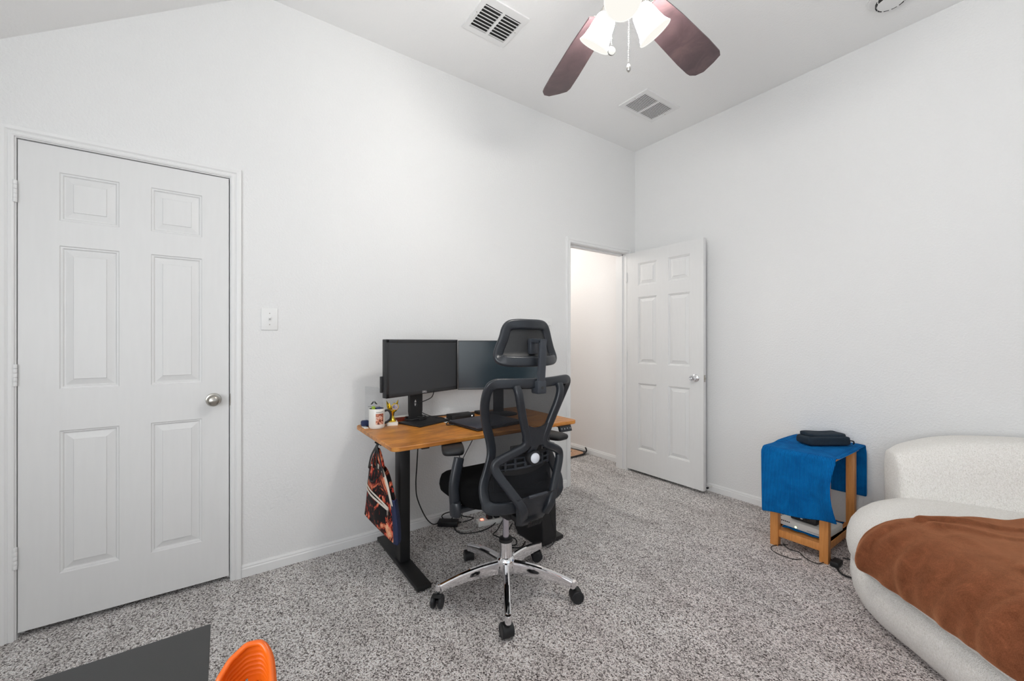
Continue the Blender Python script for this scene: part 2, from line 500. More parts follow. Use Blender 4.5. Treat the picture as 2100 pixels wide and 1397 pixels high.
# casings and jambs
CP = [(0, 0), (0, .009), (.006, .0125), (.015, .012), (.019, .009), (.025, .0145), (.037, .017), (.044, .0155), (.046, 0)]
def casing(mb, y0, y1, zt, face, sgn):
    rings = [[Vector((face + sgn * p, y0 - o, 0)) for o, p in CP], [Vector((face + sgn * p, y0 - o, zt + o)) for o, p in CP],
             [Vector((face + sgn * p, y1 + o, zt + o)) for o, p in CP], [Vector((face + sgn * p, y1 + o, 0)) for o, p in CP]]
    mb.loft(rings)
def jamb(mb, y0, y1, zt, stop):
    mb.box(-.12, .002, y0 - .017, y0, 0, zt); mb.box(-.12, .002, y1, y1 + .017, 0, zt); mb.box(-.12, .002, y0 - .017, y1 + .017, zt, zt + .017)
    a, b = stop
    mb.box(a, b, y0, y0 + .012, 0, zt); mb.box(a, b, y1 - .012, y1, 0, zt); mb.box(a, b, y0, y1, zt - .012, zt)
t1 = MB(); casing(t1, DOOR1[0] - .004, DOOR1[1] + .004, DH + .004, 0, 1); jamb(t1, DOOR1[0], DOOR1[1], DH, (-.085, -.042))
struct(mesh_obj('trim_1', t1, M['trim'], smooth=False), 'white moulded casing around the closed door', 'door frame')
t2 = MB(); casing(t2, DOOR2[0] - .004, DOOR2[1] + .004, DH + .004, 0, 1); casing(t2, DOOR2[0] - .004, DOOR2[1] + .004, DH + .004, -.12, -1); jamb(t2, DOOR2[0], DOOR2[1], DH, (-.085, -.042))
struct(mesh_obj('trim_2', t2, M['trim'], smooth=False), 'white moulded casing around the open doorway', 'door frame')

PANEL_X = ((.117, .304), (.412, .603)); PANEL_Z = ((.205, .815), (.993, 1.607), (1.714, 1.920))
RINGS = [(0, 0), (.003, -.0045), (.009, -.0055), (.013, -.0115), (.017, -.0115), (.041, -.0045), (.0425, -.0015)]
def six_panel(W, H, fn, thick):
    mb = MB(); k = W / .712
    xs = [0]; zs = [0]
    for a, b in PANEL_X: xs += [a * k, b * k]
    for a, b in PANEL_Z: zs += [a, b]
    xs.append(W); zs.append(H)
    for i in range(len(xs) - 1):
        for j in range(len(zs) - 1):
            a, b, c0, d = xs[i], xs[i + 1], zs[j], zs[j + 1]
            if i % 2 == 1 and j % 2 == 1:
                rr = [[fn(a + o, c0 + o, q), fn(b - o, c0 + o, q), fn(b - o, d - o, q), fn(a + o, d - o, q)] for o, q in RINGS]
                mb.loft(rr, cap0=False)
            else:
                mb.add([fn(a, c0, 0), fn(b, c0, 0), fn(b, d, 0), fn(a, d, 0)], [(0, 1, 2, 3)])
    P = [(0, 0), (W, 0), (W, H), (0, H)]
    mb.add([fn(a, b, 0) for a, b in P] + [fn(a, b, -thick) for a, b in P], [(0, 1, 5, 4), (1, 2, 6, 5), (2, 3, 7, 6), (3, 0, 4, 7), (4, 5, 6, 7)])
    return mb

KNOB = [(.0, 0), (.031, 0), (.033, .003), (.031, .008), (.014, .012), (.0115, .02), (.0125, .03), (.022, .036), (.0275, .045), (.028, .052), (.024, .061), (.016, .0655), (.0, .067)]
KNOB2 = [(.0, 0), (.031, 0), (.033, .003), (.029, .009), (.017, .013), (.012, .022), (.013, .032), (.021, .038), (.0245, .046), (.0245, .054), (.020, .060), (.013, .060), (.011, .056), (.006, .056), (0, .060)]
def weld(o, d=1e-4):
    bm = bmesh.new(); bm.from_mesh(o.data); bmesh.ops.remove_doubles(bm, verts=bm.verts, dist=d); bmesh.ops.recalc_face_normals(bm, faces=bm.faces); bm.to_mesh(o.data); bm.free()
    return o

d1 = bpy.data.objects.new('door_1', None); COL.objects.link(d1); d1.location = (0, -3.944, 0); struct(d1, 'white six-panel door standing closed, round knob on its right', 'door')
o = mesh_obj('door_leaf', six_panel(.711, 2.028, lambda s, z, d: Vector((-.004 + d, -3.944 + s, .024 + z)), .035), M['door'], d1, smooth=False); weld(o)
k = MB(); k.lathe(KNOB, axis_to((1, 0, 0), (-.004, -3.296, .929)), 28)
mesh_obj('door_knob', k, M['satin'], d1)['label'] = 'satin nickel round knob'
for z in (1.834, 1.082, .334):
    h = MB()
    for q in range(5): h.lathe([(0, 0), (.0065, 0), (.0072, .001), (.0072, .0165), (.0065, .0175), (0, .0175)], Matrix.Translation((.007, -3.949, z - .044 + q * .018)), 12)
    h.box(-.001, .002, -3.966, -3.949, z - .044, z + .046)
    mesh_obj('hinge', h, M['trim'], d1)
k = MB(); k.box(-.03, .0025, -3.2292, -3.2255, .895, .955); k.box(.0, .004, -3.228, -3.222, .905, .945)
mesh_obj('strike_plate', k, M['satin'], d1, smooth=False)

d2 = bpy.data.objects.new('door_2', None); COL.objects.link(d2); d2.location = (.012, -.131, 0); struct(d2, 'white six-panel door swung open against the far wall', 'door')
o = mesh_obj('door_leaf', six_panel(.752, 2.028, lambda s, z, d: Vector((.012 + s, -.131 - d, .024 + z)), .035), M['door'], d2, smooth=False); weld(o)
k = MB(); k.lathe(KNOB2, axis_to((0, -1, 0), (.696, -.131, .925)), 28)
mesh_obj('door_knob', k, M['chrome'], d2)['label'] = 'polished round knob with a centre button'
k = MB(); k.box(.764, .7655, -.124, -.103, .897, .953, .0005); k.box(.764, .772, -.120, -.108, .917, .934, .001)
mesh_obj('latch_plate', k, M['satin'], d2)
for z in (1.83, 1.08, .33):
    h = MB(); h.lathe([(0, 0), (.0065, 0), (.0065, .09), (0, .09)], Matrix.Translation((.006, -.135, z - .045)), 10)
    mesh_obj('hinge', h, M['trim'], d2)
ds = thing('door_stop', 'white spring door stop on the baseboard behind the open door', 'door stop', (.70, -.0135, .045))
s_ = MB()
s_.tube([Vector((.772 + .006 * math.cos(a), -.0135 - .004 - a * .0011, .045 + .006 * math.sin(a))) for a in [i * .7 for i in range(75)]], .0013, 5)
mesh_obj('spring', s_, M['white_plastic'], ds)
s_ = MB(); s_.lathe([(0, 0), (.008, 0), (.008, .014), (0, .016)], axis_to((0, -1, 0), (.772, -.076, .045)), 12)
mesh_obj('rubber_tip', s_, M['caster'], ds)

# ------------------------------------------------------------------ switches, outlet
def plate(name, label, cat, y0, y1, z0, z1, kind):
    t = thing(name, label, cat, (0, (y0 + y1) / 2, (z0 + z1) / 2))
    p = MB(); p.box(0, .006, y0, y1, z0, z1, .0025)
    pl = mesh_obj('cover_plate', p, M['plate'], t)
    zc = (z0 + z1) / 2; n = 2 if kind == 'double' else 1
    for i in range(n):
        yc = y0 + (y1 - y0) * (i + .5) / n
        if kind == 'outlet':
            for dz in (-.02, .02):
                r = MB(); r.box(.005, .0075, yc - .016, yc + .016, zc + dz - .014, zc + dz + .014, .001)
                rc = mesh_obj('receptacle', r, M['plate'], t)
                sl = MB()
                for dy in (-.006, .006): sl.box(.0072, .0078, yc + dy - .0012, yc + dy + .0012, zc + dz - .001, zc + dz + .008)
                sl.lathe([(0, 0), (.0024, 0), (.0024, .0006), (0, .0006)], axis_to((1, 0, 0), (.0072, yc, zc + dz - .007)), 10)
                mesh_obj('slot', sl, M['slot'], rc, smooth=False)
        else:
            r = MB(); r.box(.0055, .0068, yc - .0065, yc + .0065, zc - .013, zc + .013, .0004)
            mesh_obj('toggle_recess', r, M['plate'], t)
            g = MB(); g.box(-.004, .004, -.0045, .0045, 0, .017, .0012, M=Matrix.Translation((.0062, yc, zc - .002)) @ Matrix.Rotation(math.radians(62), 4, 'Y'))
            mesh_obj('toggle', g, M['plate'], t)
        for dz in ((-.03, .03) if kind != 'outlet' else (0,)):
            sc = MB(); sc.lathe([(0, 0), (.0028, 0), (.0022, .0009), (0, .001)], axis_to((1, 0, 0), (.006, yc, zc + dz)), 10)
            mesh_obj('screw', sc, M['satin'], t)
plate('light_switch', 'white single toggle switch plate between the closed door and the desk', 'light switch', -3.092, -3.016, 1.282, 1.401, 'single')
plate('light_switch', 'white double toggle switch plate beside the open doorway, partly behind the headrest', 'light switch', -1.199, -1.066, 1.288, 1.411, 'double')
plate('wall_outlet', 'white power outlet low on the wall beneath the desk', 'outlet', -1.965, -1.885, .29, .41, 'outlet')

# ------------------------------------------------------------------ ceiling vents, detector
def vent(label, x0, x1, y0, y1, sx0, sx1, sy0, sy1, n, sw, tilt, back):
    t = thing('ceiling_vent', label, 'vent', ((x0 + x1) / 2, (y0 + y1) / 2, CEIL), 'white ceiling registers')
    f = MB(); ym = (sy0 + sy1) / 2
    for a, b, c0, d in ((x0, sx0, y0, y1), (sx1, x1, y0, y1), (sx0, sx1, y0, sy0), (sx0, sx1, sy1, y1), (sx0, sx1, ym - .008, ym + .008)):
        f.box(a, b, c0, d, CEIL - .009, CEIL)
    mesh_obj('frame', f, M['trim'], t, smooth=False)
    b = MB(); b.box(sx0 - .002, sx1 + .002, sy0 - .002, sy1 + .002, CEIL - .0015, CEIL - .0005)  # flat dark sheet in place of a hole, stands for the duct's shade
    mesh_obj('dark_backing', b, back, t, smooth=False)
    g = MB()
    for bank in ((sy0, ym - .008), (ym + .008, sy1)):
        for i in range(n):
            xx = sx0 + (sx1 - sx0) * (i + .5) / n
            g.box(-sw / 2, sw / 2, bank[0], bank[1], -.0006, .0006, M=Matrix.Translation((xx, 0, CEIL - .0075)) @ Matrix.Rotation(math.radians(tilt), 4, 'Y'))
    mesh_obj('louver', g, M['trim'], t, smooth=False)
    for yy in ((y0 + sy0) / 2, (y1 + sy1) / 2):
        s0 = MB(); s0.lathe([(0, 0), (.004, 0), (.003, -.0015), (0, -.002)], Matrix.Translation(((x0 + x1) / 2 + .01, yy, CEIL - .009)), 10)
        mesh_obj('screw', s0, M['satin'], t)
    return t
M['backing_dark'] = mat('dark_vent_backing', srgb(40, 40, 40), .8)  # shade inside the ducts, put into the backing colours
M['backing_grey'] = mat('grey_vent_backing', srgb(70, 70, 67), .8)
v1 = vent('white ceiling vent with wide dark louvre gaps, nearest the camera', .429, .700, -2.124, -1.836, .463, .652, -2.094, -1.858, 8, .0112, 20, M['backing_dark'])
lv = MB(); lv.box(.535, .575, -2.112, -2.110, CEIL - .016, CEIL - .008)
mesh_obj('damper_lever', lv, M['trim'], v1, smooth=False)
vent('white ceiling vent with fine closed louvres, between the fan and the far corner', .429, .690, -.748, -.340, .458, .650, -.714, -.374, 15, .0070, 8, M['backing_grey'])

t = thing('smoke_detector', 'round white smoke detector on the ceiling above the sofa', 'smoke detector', (1.93, -.36, CEIL))
b = MB(); b.lathe([(0, 0), (.095, 0), (.095, -.008), (.088, -.012), (0, -.012)], Matrix.Translation((1.93, -.36, CEIL)), 40)
mesh_obj('base', b, M['trim'], t)
b = MB(); b.lathe([(.06, -.012), (.062, -.030), (.054, -.040), (.03, -.043), (0, -.043)], Matrix.Translation((1.93, -.36, CEIL)), 36)
dc = mesh_obj('sensor_cover', b, M['trim'], t)
b = MB()
for i in range(12):
    a = 2 * PI * i / 12
    b.box(-.011, .011, -.002, .002, -.038, -.022, M=Matrix.Translation((1.93, -.36, CEIL)) @ Matrix.Rotation(a, 4, 'Z') @ Matrix.Translation((0, .0605, 0)))
mesh_obj('slit', b, M['slot'], dc, smooth=False)

# ------------------------------------------------------------------ ceiling fan
FX, FY = 1.618, -2.142
FZ = -.185          # the light kit hangs lower than a plain flush fan
fan = thing('ceiling_fan', 'ceiling fan with dark walnut blades and three lit frosted glass shades', 'ceiling fan', (FX, FY, CEIL))
T0 = Matrix.Translation((FX, FY, 0))
b = MB(); b.lathe([(0, CEIL), (.068, CEIL), (.066, CEIL - .03), (.03, CEIL - .055), (.0, CEIL - .055)], T0, 32); mesh_obj('canopy', b, M['fan_metal'], fan)
b = MB(); b.lathe([(0, CEIL - .05), (.0125, CEIL - .05), (.0125, 2.56), (0, 2.56)], T0, 16); mesh_obj('downrod', b, M['fan_metal'], fan)
b = MB(); b.lathe([(0, 2.75), (.03, 2.75), (.075, 2.735), (.105, 2.70), (.108, 2.655), (.10, 2.635), (.07, 2.62), (.05, 2.60), (0, 2.60)], T0 @ Matrix.Translation((0, 0, FZ + .025)), 40); mesh_obj('motor_housing', b, M['fan_metal'], fan)
b = MB(); b.lathe([(0, 2.60), (.05, 2.60), (.056, 2.585), (.056, 2.555), (.04, 2.54), (0, 2.535)], T0 @ Matrix.Translation((0, 0, FZ + .025)), 32); mesh_obj('light_fitter', b, M['fan_metal'], fan)
BZ = 2.45
BL = [(.16, -.050), (.30, -.062), (.52, -.072), (.615, -.073), (.640, -.065), (.655, -.030), (.668, .020), (.655, .052), (.630, .068), (.605, .071), (.52, .071), (.30, .062), (.16, .050)]
for adeg in (96.1, 160.0, 239.0, 310.0, 22.0):
    a = math.radians(adeg)
    RT = Matrix.Translation((FX, FY, BZ)) @ Matrix.Rotation(a, 4, 'Z') @ Matrix.Rotation(math.radians(-13), 4, 'X')
    b = MB(); b.prism(BL, lambda p, q, d: RT @ Vector((p, q, d)), -.003, .003)
    bl = mesh_obj('blade', b, M['blade'], fan, smooth=False)
    ir = MB(); ir.box(.085, .21, -.014, .014, .003, .008, .002, M=RT); ir.box(.16, .22, -.03, .03, .003, .007, .002, M=RT)
    mesh_obj('blade_iron', ir, M['fan_metal'], bl)
SHP = [(.022, .0), (.028, .004), (.034, .014), (.038, .034), (.042, .058), (.047, .080), (.055, .098), (.057, .1)]
for a in (188.7, 308.7, 66.7):
    a = math.radians(a); u = Vector((math.cos(a), math.sin(a), 0))
    rim = Vector((FX, FY, 2.29)) + u * .119
    ax = (u * .60 + Vector((0, 0, -.80))).normalized()
    top = rim - ax * .100
    b = MB(); b.lathe(SHP, axis_to(ax, top), 36, cap=False)
    sh = mesh_obj('lamp_shade', b, M['shade'], fan, angle=180)
    b = MB(); b.lathe([(.0555, .1), (.046, .081), (.041, .06), (.037, .036), (.032, .016), (.02, .006)], axis_to(ax, top), 36, cap=False)
    mesh_obj('shade_lining', b, M['shade_in'], sh, angle=180)
    b = MB(); b.tube([axis_to(ax, top) @ Vector((.0565 * math.cos(q * PI / 18), .0565 * math.sin(q * PI / 18), .1)) for q in range(36)], .002, 6, closed=True)
    mesh_obj('shade_rim', b, M['shade_rim'], sh, angle=180)
    so = MB(); so.lathe([(0, -.03), (.02, -.03), (.024, -.022), (.024, .006), (0, .006)], axis_to(ax, top), 20)
    so.tube(cr([Vector((FX, FY, 2.40)) + u * .03, Vector((FX, FY, 2.405)) + u * .045, top - ax * .03], 5), .008, 8)
    mesh_obj('lamp_arm', so, M['fan_metal'], fan)
    li = bpy.data.lights.new('fan_bulb', 'POINT'); li.energy = 10.5; li.color = (1, .965, .91); li.shadow_soft_size = .024
    lo = bpy.data.objects.new('fan_bulb', li); COL.objects.link(lo); lo.parent = sh; lo.location = top + ax * .070 - wloc(sh)
def chain(x, y, z0, z1, disk):
    b = MB(); n = int((z0 - z1) / .006)
    for i in range(n): b.lathe([(0, -.0017), (.0013, -.001), (.0017, 0), (.0013, .001), (0, .0017)], Matrix.Translation((x, y, z0 - i * .006)), 6)
    ch = mesh_obj('pull_chain', b, M['fan_metal'], fan)
    p = MB()
    if disk: p.lathe([(0, -.004), (.012, -.004), (.014, 0), (.012, .004), (0, .004)], axis_to((.75, -.5, -.35), (x, y, z1 - .012)), 20)
    else: p.lathe([(0, .0), (.004, -.002), (.0075, -.012), (.0075, -.02), (.004, -.026), (0, -.028)], Matrix.Translation((x, y, z1)), 14)
    mesh_obj('pull', p, M['fan_metal'], ch)
chain(FX + .012, FY + .012, 2.39, 2.165, False)
chain(FX - .035, FY - .02, 2.39, 2.235, True)

# ------------------------------------------------------------------ standing desk
DX0, DX1, DY0, DY1, DZ = .105, .735, -2.637, -1.490, .742
desk = thing('standing_desk', 'rustic brown standing desk on black T-shaped legs against the wall', 'desk', (.42, -2.04, 0))
b = MB(); r = .035; poly = []
for cx, cy, a0 in ((DX1 - r, DY1 - r, 0), (DX0 + r, DY1 - r, 90), (DX0 + r, DY0 + r, 180), (DX1 - r, DY0 + r, 270)):
    for i in range(7):
        a = math.radians(a0 + 15 * i); poly.append((cx + r * math.cos(a), cy + r * math.sin(a)))
b.prism(poly, lambda p, q, d: Vector((p, q, d)), DZ - .021, DZ)
mesh_obj('tabletop', b, M['desk'], desk, bevel=.003)
for y in (-2.455, -1.58):
    b = MB(); b.box(.325, .405, y - .028, y + .028, .03, .70, .003)
    lg = mesh_obj('leg', b, M['black_metal'], desk)
    b = MB(); b.box(.033, .665, y - .037, y + .037, .008, .03, .003)
    ft = mesh_obj('foot', b, M['black_metal'], lg)
    for x in (.06, .64):
        b = MB(); b.lathe([(0, 0), (.016, 0), (.016, .009), (0, .009)], Matrix.Translation((x, y, 0)), 14); mesh_obj('levelling_pad', b, M['caster'], ft)
b = MB(); b.box(.34, .39, -2.43, -1.6, .665, .705, .003); b.box(.15, .68, -2.475, -2.435, .70, .722, .002); b.box(.15, .68, -1.6, -1.56, .70, .722, .002)
mesh_obj('crossbeam', b, M['black_metal'], desk)
b = MB(); b.box(.30, .44, -2.40, -2.33, .655, .70, .004); mesh_obj('motor_box', b, M['black_metal'], desk)
RT = Matrix.Translation((.722, -1.587, .706)) @ Matrix.Rotation(math.radians(-22), 4, 'Y')
b = MB(); b.box(-.008, .010, -.046, .046, -.026, .012, .003, M=RT)
kp = mesh_obj('height_keypad', b, M['black_plastic'], desk)
b = MB()
for i in range(4): b.box(.0098, .0108, -.040 + i * .022, -.026 + i * .022, -.016, -.001, .0004, M=RT)
mesh_obj('button', b, M['grey_plastic'], kp)
b = MB()
for i in range(4):
    y = -.033 + i * .022; s = 1 if i % 2 else -1
    b.prism([(y - .003, -.0085 - s * .003), (y + .003, -.0085 - s * .003), (y, -.0085 + s * .003)], lambda p, q, d: RT @ Vector((d, p, q)), .0106, .0111)
mesh_obj('button_mark', b, M['logo_white'], kp, smooth=False)
b = MB(); b.tube(cr([(.40, -2.585, .721), (.40, -2.585, .70), (.40, -2.60, .69), (.40, -2.615, .70)], 5), .004, 8); b.box(.385, .415, -2.60, -2.57, .717, .721)
mesh_obj('bag_hook', b, M['black_metal'], desk)

# ------------------------------------------------------------------ monitors
def monitor(label, name, cx, cy, ang, W, H, z0, bez, chin, depth, scr, stand_xy, sw, group=None):
    RT = Matrix.Translation((cx, cy, z0)) @ Matrix.Rotation(ang, 4, 'Z')     # local +X = screen normal, local +Y = width
    t = thing(name, label, 'monitor', (stand_xy[0], stand_xy[1], DZ), 'monitors on the desk')
    b = MB(); b.box(-depth, 0, -W / 2, W / 2, 0, H, .003, M=RT); b.box(-depth - .02, -depth + .002, -W * .32, W * .32, H * .2, H * .85, .006, M=RT)
    hs = mesh_obj('housing', b, M['bezel'], t)
    b = MB()
    b.box(-.001, .003, -W / 2, -W / 2 + bez, 0, H, .0008, M=RT); b.box(-.001, .003, W / 2 - bez, W / 2, 0, H, .0008, M=RT)
    b.box(-.001, .003, -W / 2, W / 2, 0, chin, .0008, M=RT); b.box(-.001, .003, -W / 2, W / 2, H - bez, H, .0008, M=RT)
    mesh_obj('bezel', b, M['bezel'], t)
    b = MB(); b.box(0, .0008, -W / 2 + bez, W / 2 - bez, chin, H - bez, M=RT)
    mesh_obj('screen', b, scr, t, smooth=False)
    return t, RT, hs

t, RT, hs = monitor('matte dark monitor on a square stand, left of the two on the desk', 'computer_monitor', .225, -2.264, math.atan2(.327, .945), .562, .325, .908, .018, .023, .034, M['screen_matte'], (.27, -2.28), .11)
fc = bpy.data.curves.new('brand_mark', 'FONT'); fc.body = 'DELL'; fc.size = .0165; fc.align_x = 'CENTER'; fc.align_y = 'CENTER'; fc.extrude = .0003
fc.materials.append(M['logo_white'])
_tmp = bpy.data.objects.new('brand_mark_text', fc); COL.objects.link(_tmp)
bpy.context.view_layer.update()
lm_ = bpy.data.meshes.new_from_object(_tmp.evaluated_get(bpy.context.evaluated_depsgraph_get()))
bpy.data.objects.remove(_tmp)
fo = bpy.data.objects.new('brand_mark', lm_); COL.objects.link(fo); fo.parent = t
LM = Matrix.Translation(-Vector(t.location)) @ RT @ Matrix.Translation((.0034, -.005, .0115)) @ Matrix(((0, 0, 1, 0), (1, 0, 0, 0), (0, 1, 0, 0), (0, 0, 0, 1)))
lm_.transform(LM)
b = MB(); b.box(-.045, -.03, -.29, -.27, .03, .12, .002, M=RT); mesh_obj('usb_port_cover', b, M['bezel'], t)
RS = Matrix.Translation((.262, -2.282, DZ)) @ Matrix.Rotation(math.atan2(.327, .945), 4, 'Z')
b = MB(); b.box(-.095, .095, -.12, .12, 0, .010, .003, M=RS); mesh_obj('stand_base', b, M['matte_black'], t)
# column with a round cable hole
b = MB(); n = 24; hw, z0, z1 = .048, .010, .26; hz, hr = .108, .021
outer = []; inner = []
for i in range(n):
    a = 2 * PI * i / n; ca, sa = math.cos(a), math.sin(a)
    inner.append((hr * .75 * ca, hz + hr * 1.15 * sa))
    k = min(hw / abs(ca) if abs(ca) > 1e-6 else 9, .075 / abs(sa) if abs(sa) > 1e-6 else 9)
    outer.append((max(-hw, min(hw, k * ca)), hz + max(-.075, min(.075, k * sa))))
rings = []
for loop, d in ((inner, -.012), (outer, -.012), (outer, .008), (inner, .008)):
    rings.append([RS @ Vector((-.080 + d, p, q)) for p, q in loop])
b.loft(rings, loop=True)
b.box(-.092, -.072, -hw, hw, z0, hz - .075, 0, M=RS); b.box(-.092, -.072, -hw, hw, hz + .075, z1, 0, M=RS)
mesh_obj('stand_column', b, M['matte_black'], t, smooth=False)

t, RT, hs = monitor('glossy blue-black monitor with thin edges, behind the office chair', 'computer_monitor', .283, -1.770, math.atan2(-.51, .86), .535, .323, .905, .005, .012, .028, M['screen_gloss'], (.24, -1.78), .1)
RS = Matrix.Translation((.30, -1.78, DZ)) @ Matrix.Rotation(math.atan2(-.51, .86), 4, 'Z')
b = MB(); b.lathe([(0, 0), (.105, 0), (.105, .008), (.095, .012), (0, .012)], RS @ Matrix.Diagonal((.8, 1.15, 1, 1)), 36); mesh_obj('stand_base', b, M['matte_black'], t)
b = MB(); b.box(-.075, -.055, -.035, .035, .008, .26, .006, M=RS); mesh_obj('stand_column', b, M['matte_black'], t)

# ------------------------------------------------------------------ things on the desk
RL = Matrix.Translation((.51, -2.01, DZ)) @ Matrix.Rotation(math.radians(7), 4, 'Z')
t = thing('laptop', 'closed charcoal laptop lying on the desk behind the office chair', 'laptop', (.51, -2.01, DZ))
b = MB(); b.box(-.14, .14, -.165, .165, .003, .013, .003, M=RL); mesh_obj('base', b, M['matte_black'], t)
b = MB(); b.box(-.14, .14, -.165, .165, .0135, .021, .003, M=RL); mesh_obj('lid', b, M['laptop'], t)
for p, q in ((-.11, -.14), (-.11, .14), (.11, -.14), (.11, .14)):
    b = MB(); b.lathe([(0, 0), (.007, 0), (.006, .004), (0, .004)], RL @ Matrix.Translation((p, q, 0)), 10); mesh_obj('foot', b, M['caster'], t)
t = thing('docking_station', 'black docking station with a small white light, behind the laptop', 'docking station', (.275, -2.06, DZ + .001))
b = MB(); b.box(.236, .318, -2.130, -1.972, DZ + .002, DZ + .031, .004); mesh_obj('case', b, M['matte_black'], t)
b = MB(); b.lathe([(0, 0), (.0028, 0), (.0028, .001), (0, .001)], axis_to((1, 0, 0), (.318, -1.992, DZ + .018)), 10); mesh_obj('power_light', b, M['led_white'], t)
b = MB(); b.box(.20, .345, -2.16, -2.10, DZ, DZ + .0012); b.box(.318, .352, -2.19, -2.118, DZ, DZ + .0012)
tag(mesh_obj('paper_sheet', b, M['white_plastic'], loc=(.28, -2.15, DZ), smooth=False), 'white paper partly under the docking station and laptop', 'paper')
b = MB(); b.box(.108, .150, -2.44, -2.335, DZ, DZ + .024, .002)
t = tag(mesh_obj('wooden_box', b, M['mahogany'], loc=(.13, -2.39, DZ)), 'low red-brown wooden box between the trophy and the monitor stand', 'box')
b = MB(); b.box(.107, .151, -2.441, -2.334, DZ + .0245, DZ + .030, .001); mesh_obj('lid', b, M['white_plastic'], t)['label'] = 'pale top edge'

MUX, MUY = .250, -2.560
t = thing('mug', 'tall white photo mug with black inside at the left end of the desk', 'mug', (MUX, MUY, DZ))
b = MB(); b.lathe([(.0, 0), (.037, 0), (.040, .004), (.0425, .012), (.0425, .106), (.0415, .1085), (.0395, .106)], Matrix.Translation((MUX, MUY, DZ)), 40, cap=False); mesh_obj('body', b, M['white_plastic'], t)
b = MB(); b.lathe([(.0398, .107), (.0392, .10), (.0385, .012), (0, .010)], Matrix.Translation((MUX, MUY, DZ)), 32, cap=False); mesh_obj('lining', b, M['matte_black'], t)['label'] = 'black inside of the mug'
ha = Vector((.35, .94, 0)).normalized()
b = MB(); b.tube(cr([Vector((MUX, MUY, DZ + .092)) + ha * .041, Vector((MUX, MUY, DZ + .094)) + ha * .062, Vector((MUX, MUY, DZ + .07)) + ha * .075, Vector((MUX, MUY, DZ + .042)) + ha * .070, Vector((MUX, MUY, DZ + .022)) + ha * .041], 5), .0062, 8); mesh_obj('handle', b, M['matte_black'], t)['label'] = 'black handle'
def curved(R, a0, a1, z0, z1, n=10, th=.0006):
    return [[Vector((MUX + R * math.cos(a0 + (a1 - a0) * i / n), MUY + R * math.sin(a0 + (a1 - a0) * i / n), z)) for i in range(n + 1)] for z in (z0, z1)]
def photo_mat():
    m = mat('printed_photo', srgb(190, 120, 90), .4)
    v = coords(m); n = noise_tex(m, v, 46, 3, .6, 1.2)
    L(m, ramp(m, n, [(.34, srgb(40, 34, 34)), (.42, srgb(150, 74, 58)), (.52, srgb(214, 142, 108)), (.6, srgb(228, 205, 192)), (.68, srgb(176, 108, 92))]), bsdf(m).inputs['Base Color'])
    return m
M['photo'] = photo_mat()
b = MB(); b.grid(curved(.0430, -.42, .62, DZ + .024, DZ + .083)); mesh_obj('printed_photo', b, M['photo'], t)['label'] = 'warm toned photo print'
b = MB(); aa = -.36
for wd in (.08, .11, .14, .12, .16, .13):
    b.grid(curved(.0430, aa, aa + wd, DZ + .0895, DZ + .0925, 3)); aa += wd + .045
mesh_obj('printed_caption', b, M['slot'], t)
b = MB(); b.box(MUX - .028, MUX - .006, MUY - .022, MUY - .006, DZ + .03, DZ + .118, .004)
tag(mesh_obj('highlighter', b, mat('lime_plastic', srgb(150, 178, 40), .4), loc=(MUX - .017, MUY - .014, DZ + .03)), 'lime green marker standing in the white mug', 'marker')
b = MB(); b.box(MUX - .004, MUX + .022, MUY - .005, MUY + .022, DZ + .03, DZ + .114, .004)
tag(mesh_obj('pen_case', b, M['navy'], loc=(MUX + .01, MUY + .01, DZ + .03)), 'navy pen case standing in the white mug', 'pen case')
b = MB(); b.box(.150, .19, -2.622, -2.58, DZ, DZ + .032, .008)
tag(mesh_obj('trinket_box', b, M['navy'], loc=(.17, -2.60, DZ)), 'small navy trinket box behind the white mug', 'box')
b = MB(); b.box(.185, .245, -2.625, -2.602, DZ, DZ + .004, .001)
tag(mesh_obj('card', b, M['white_plastic'], loc=(.21, -2.61, DZ)), 'white card lying at the left end of the desk', 'card')
# clear award
t = thing('glass_award', 'clear upright award plaque standing behind the mug', 'award', (.150, -2.545, DZ))
RA = Matrix.Translation((.150, -2.545, DZ)) @ Matrix.Rotation(math.radians(-22), 4, 'Z')
b = MB(); b.prism([(-.050, .006), (.050, .006), (.050, .19), (.02, .215), (-.050, .222)], lambda p, q, d: RA @ Vector((d, p, q)), -.005, .005); mesh_obj('plaque', b, M['acrylic'], t, smooth=False, bevel=.001)
b = MB(); b.box(-.02, .02, -.055, .055, 0, .007, .001, M=RA); mesh_obj('base', b, M['acrylic'], t)
b = MB()
for s in (-1, 1):
    b.prism([(s * .003, .137), (s * .020, .116), (s * .011, .116), (s * .001, .127)] if s > 0 else [(-.003, .137), (-.001, .127), (-.011, .116), (-.020, .116)], lambda p, q, d: RA @ Vector((d, p, q)), .0052, .0056)
mesh_obj('engraved_emblem', b, M['slot'], t, smooth=False)
b = MB()
for i in range(10): b.box(.0052, .0056, -.032 + i * .0066, -.0285 + i * .0066, .102, .106, M=RA)
mesh_obj('engraved_lettering', b, M['slot'], t, smooth=False)
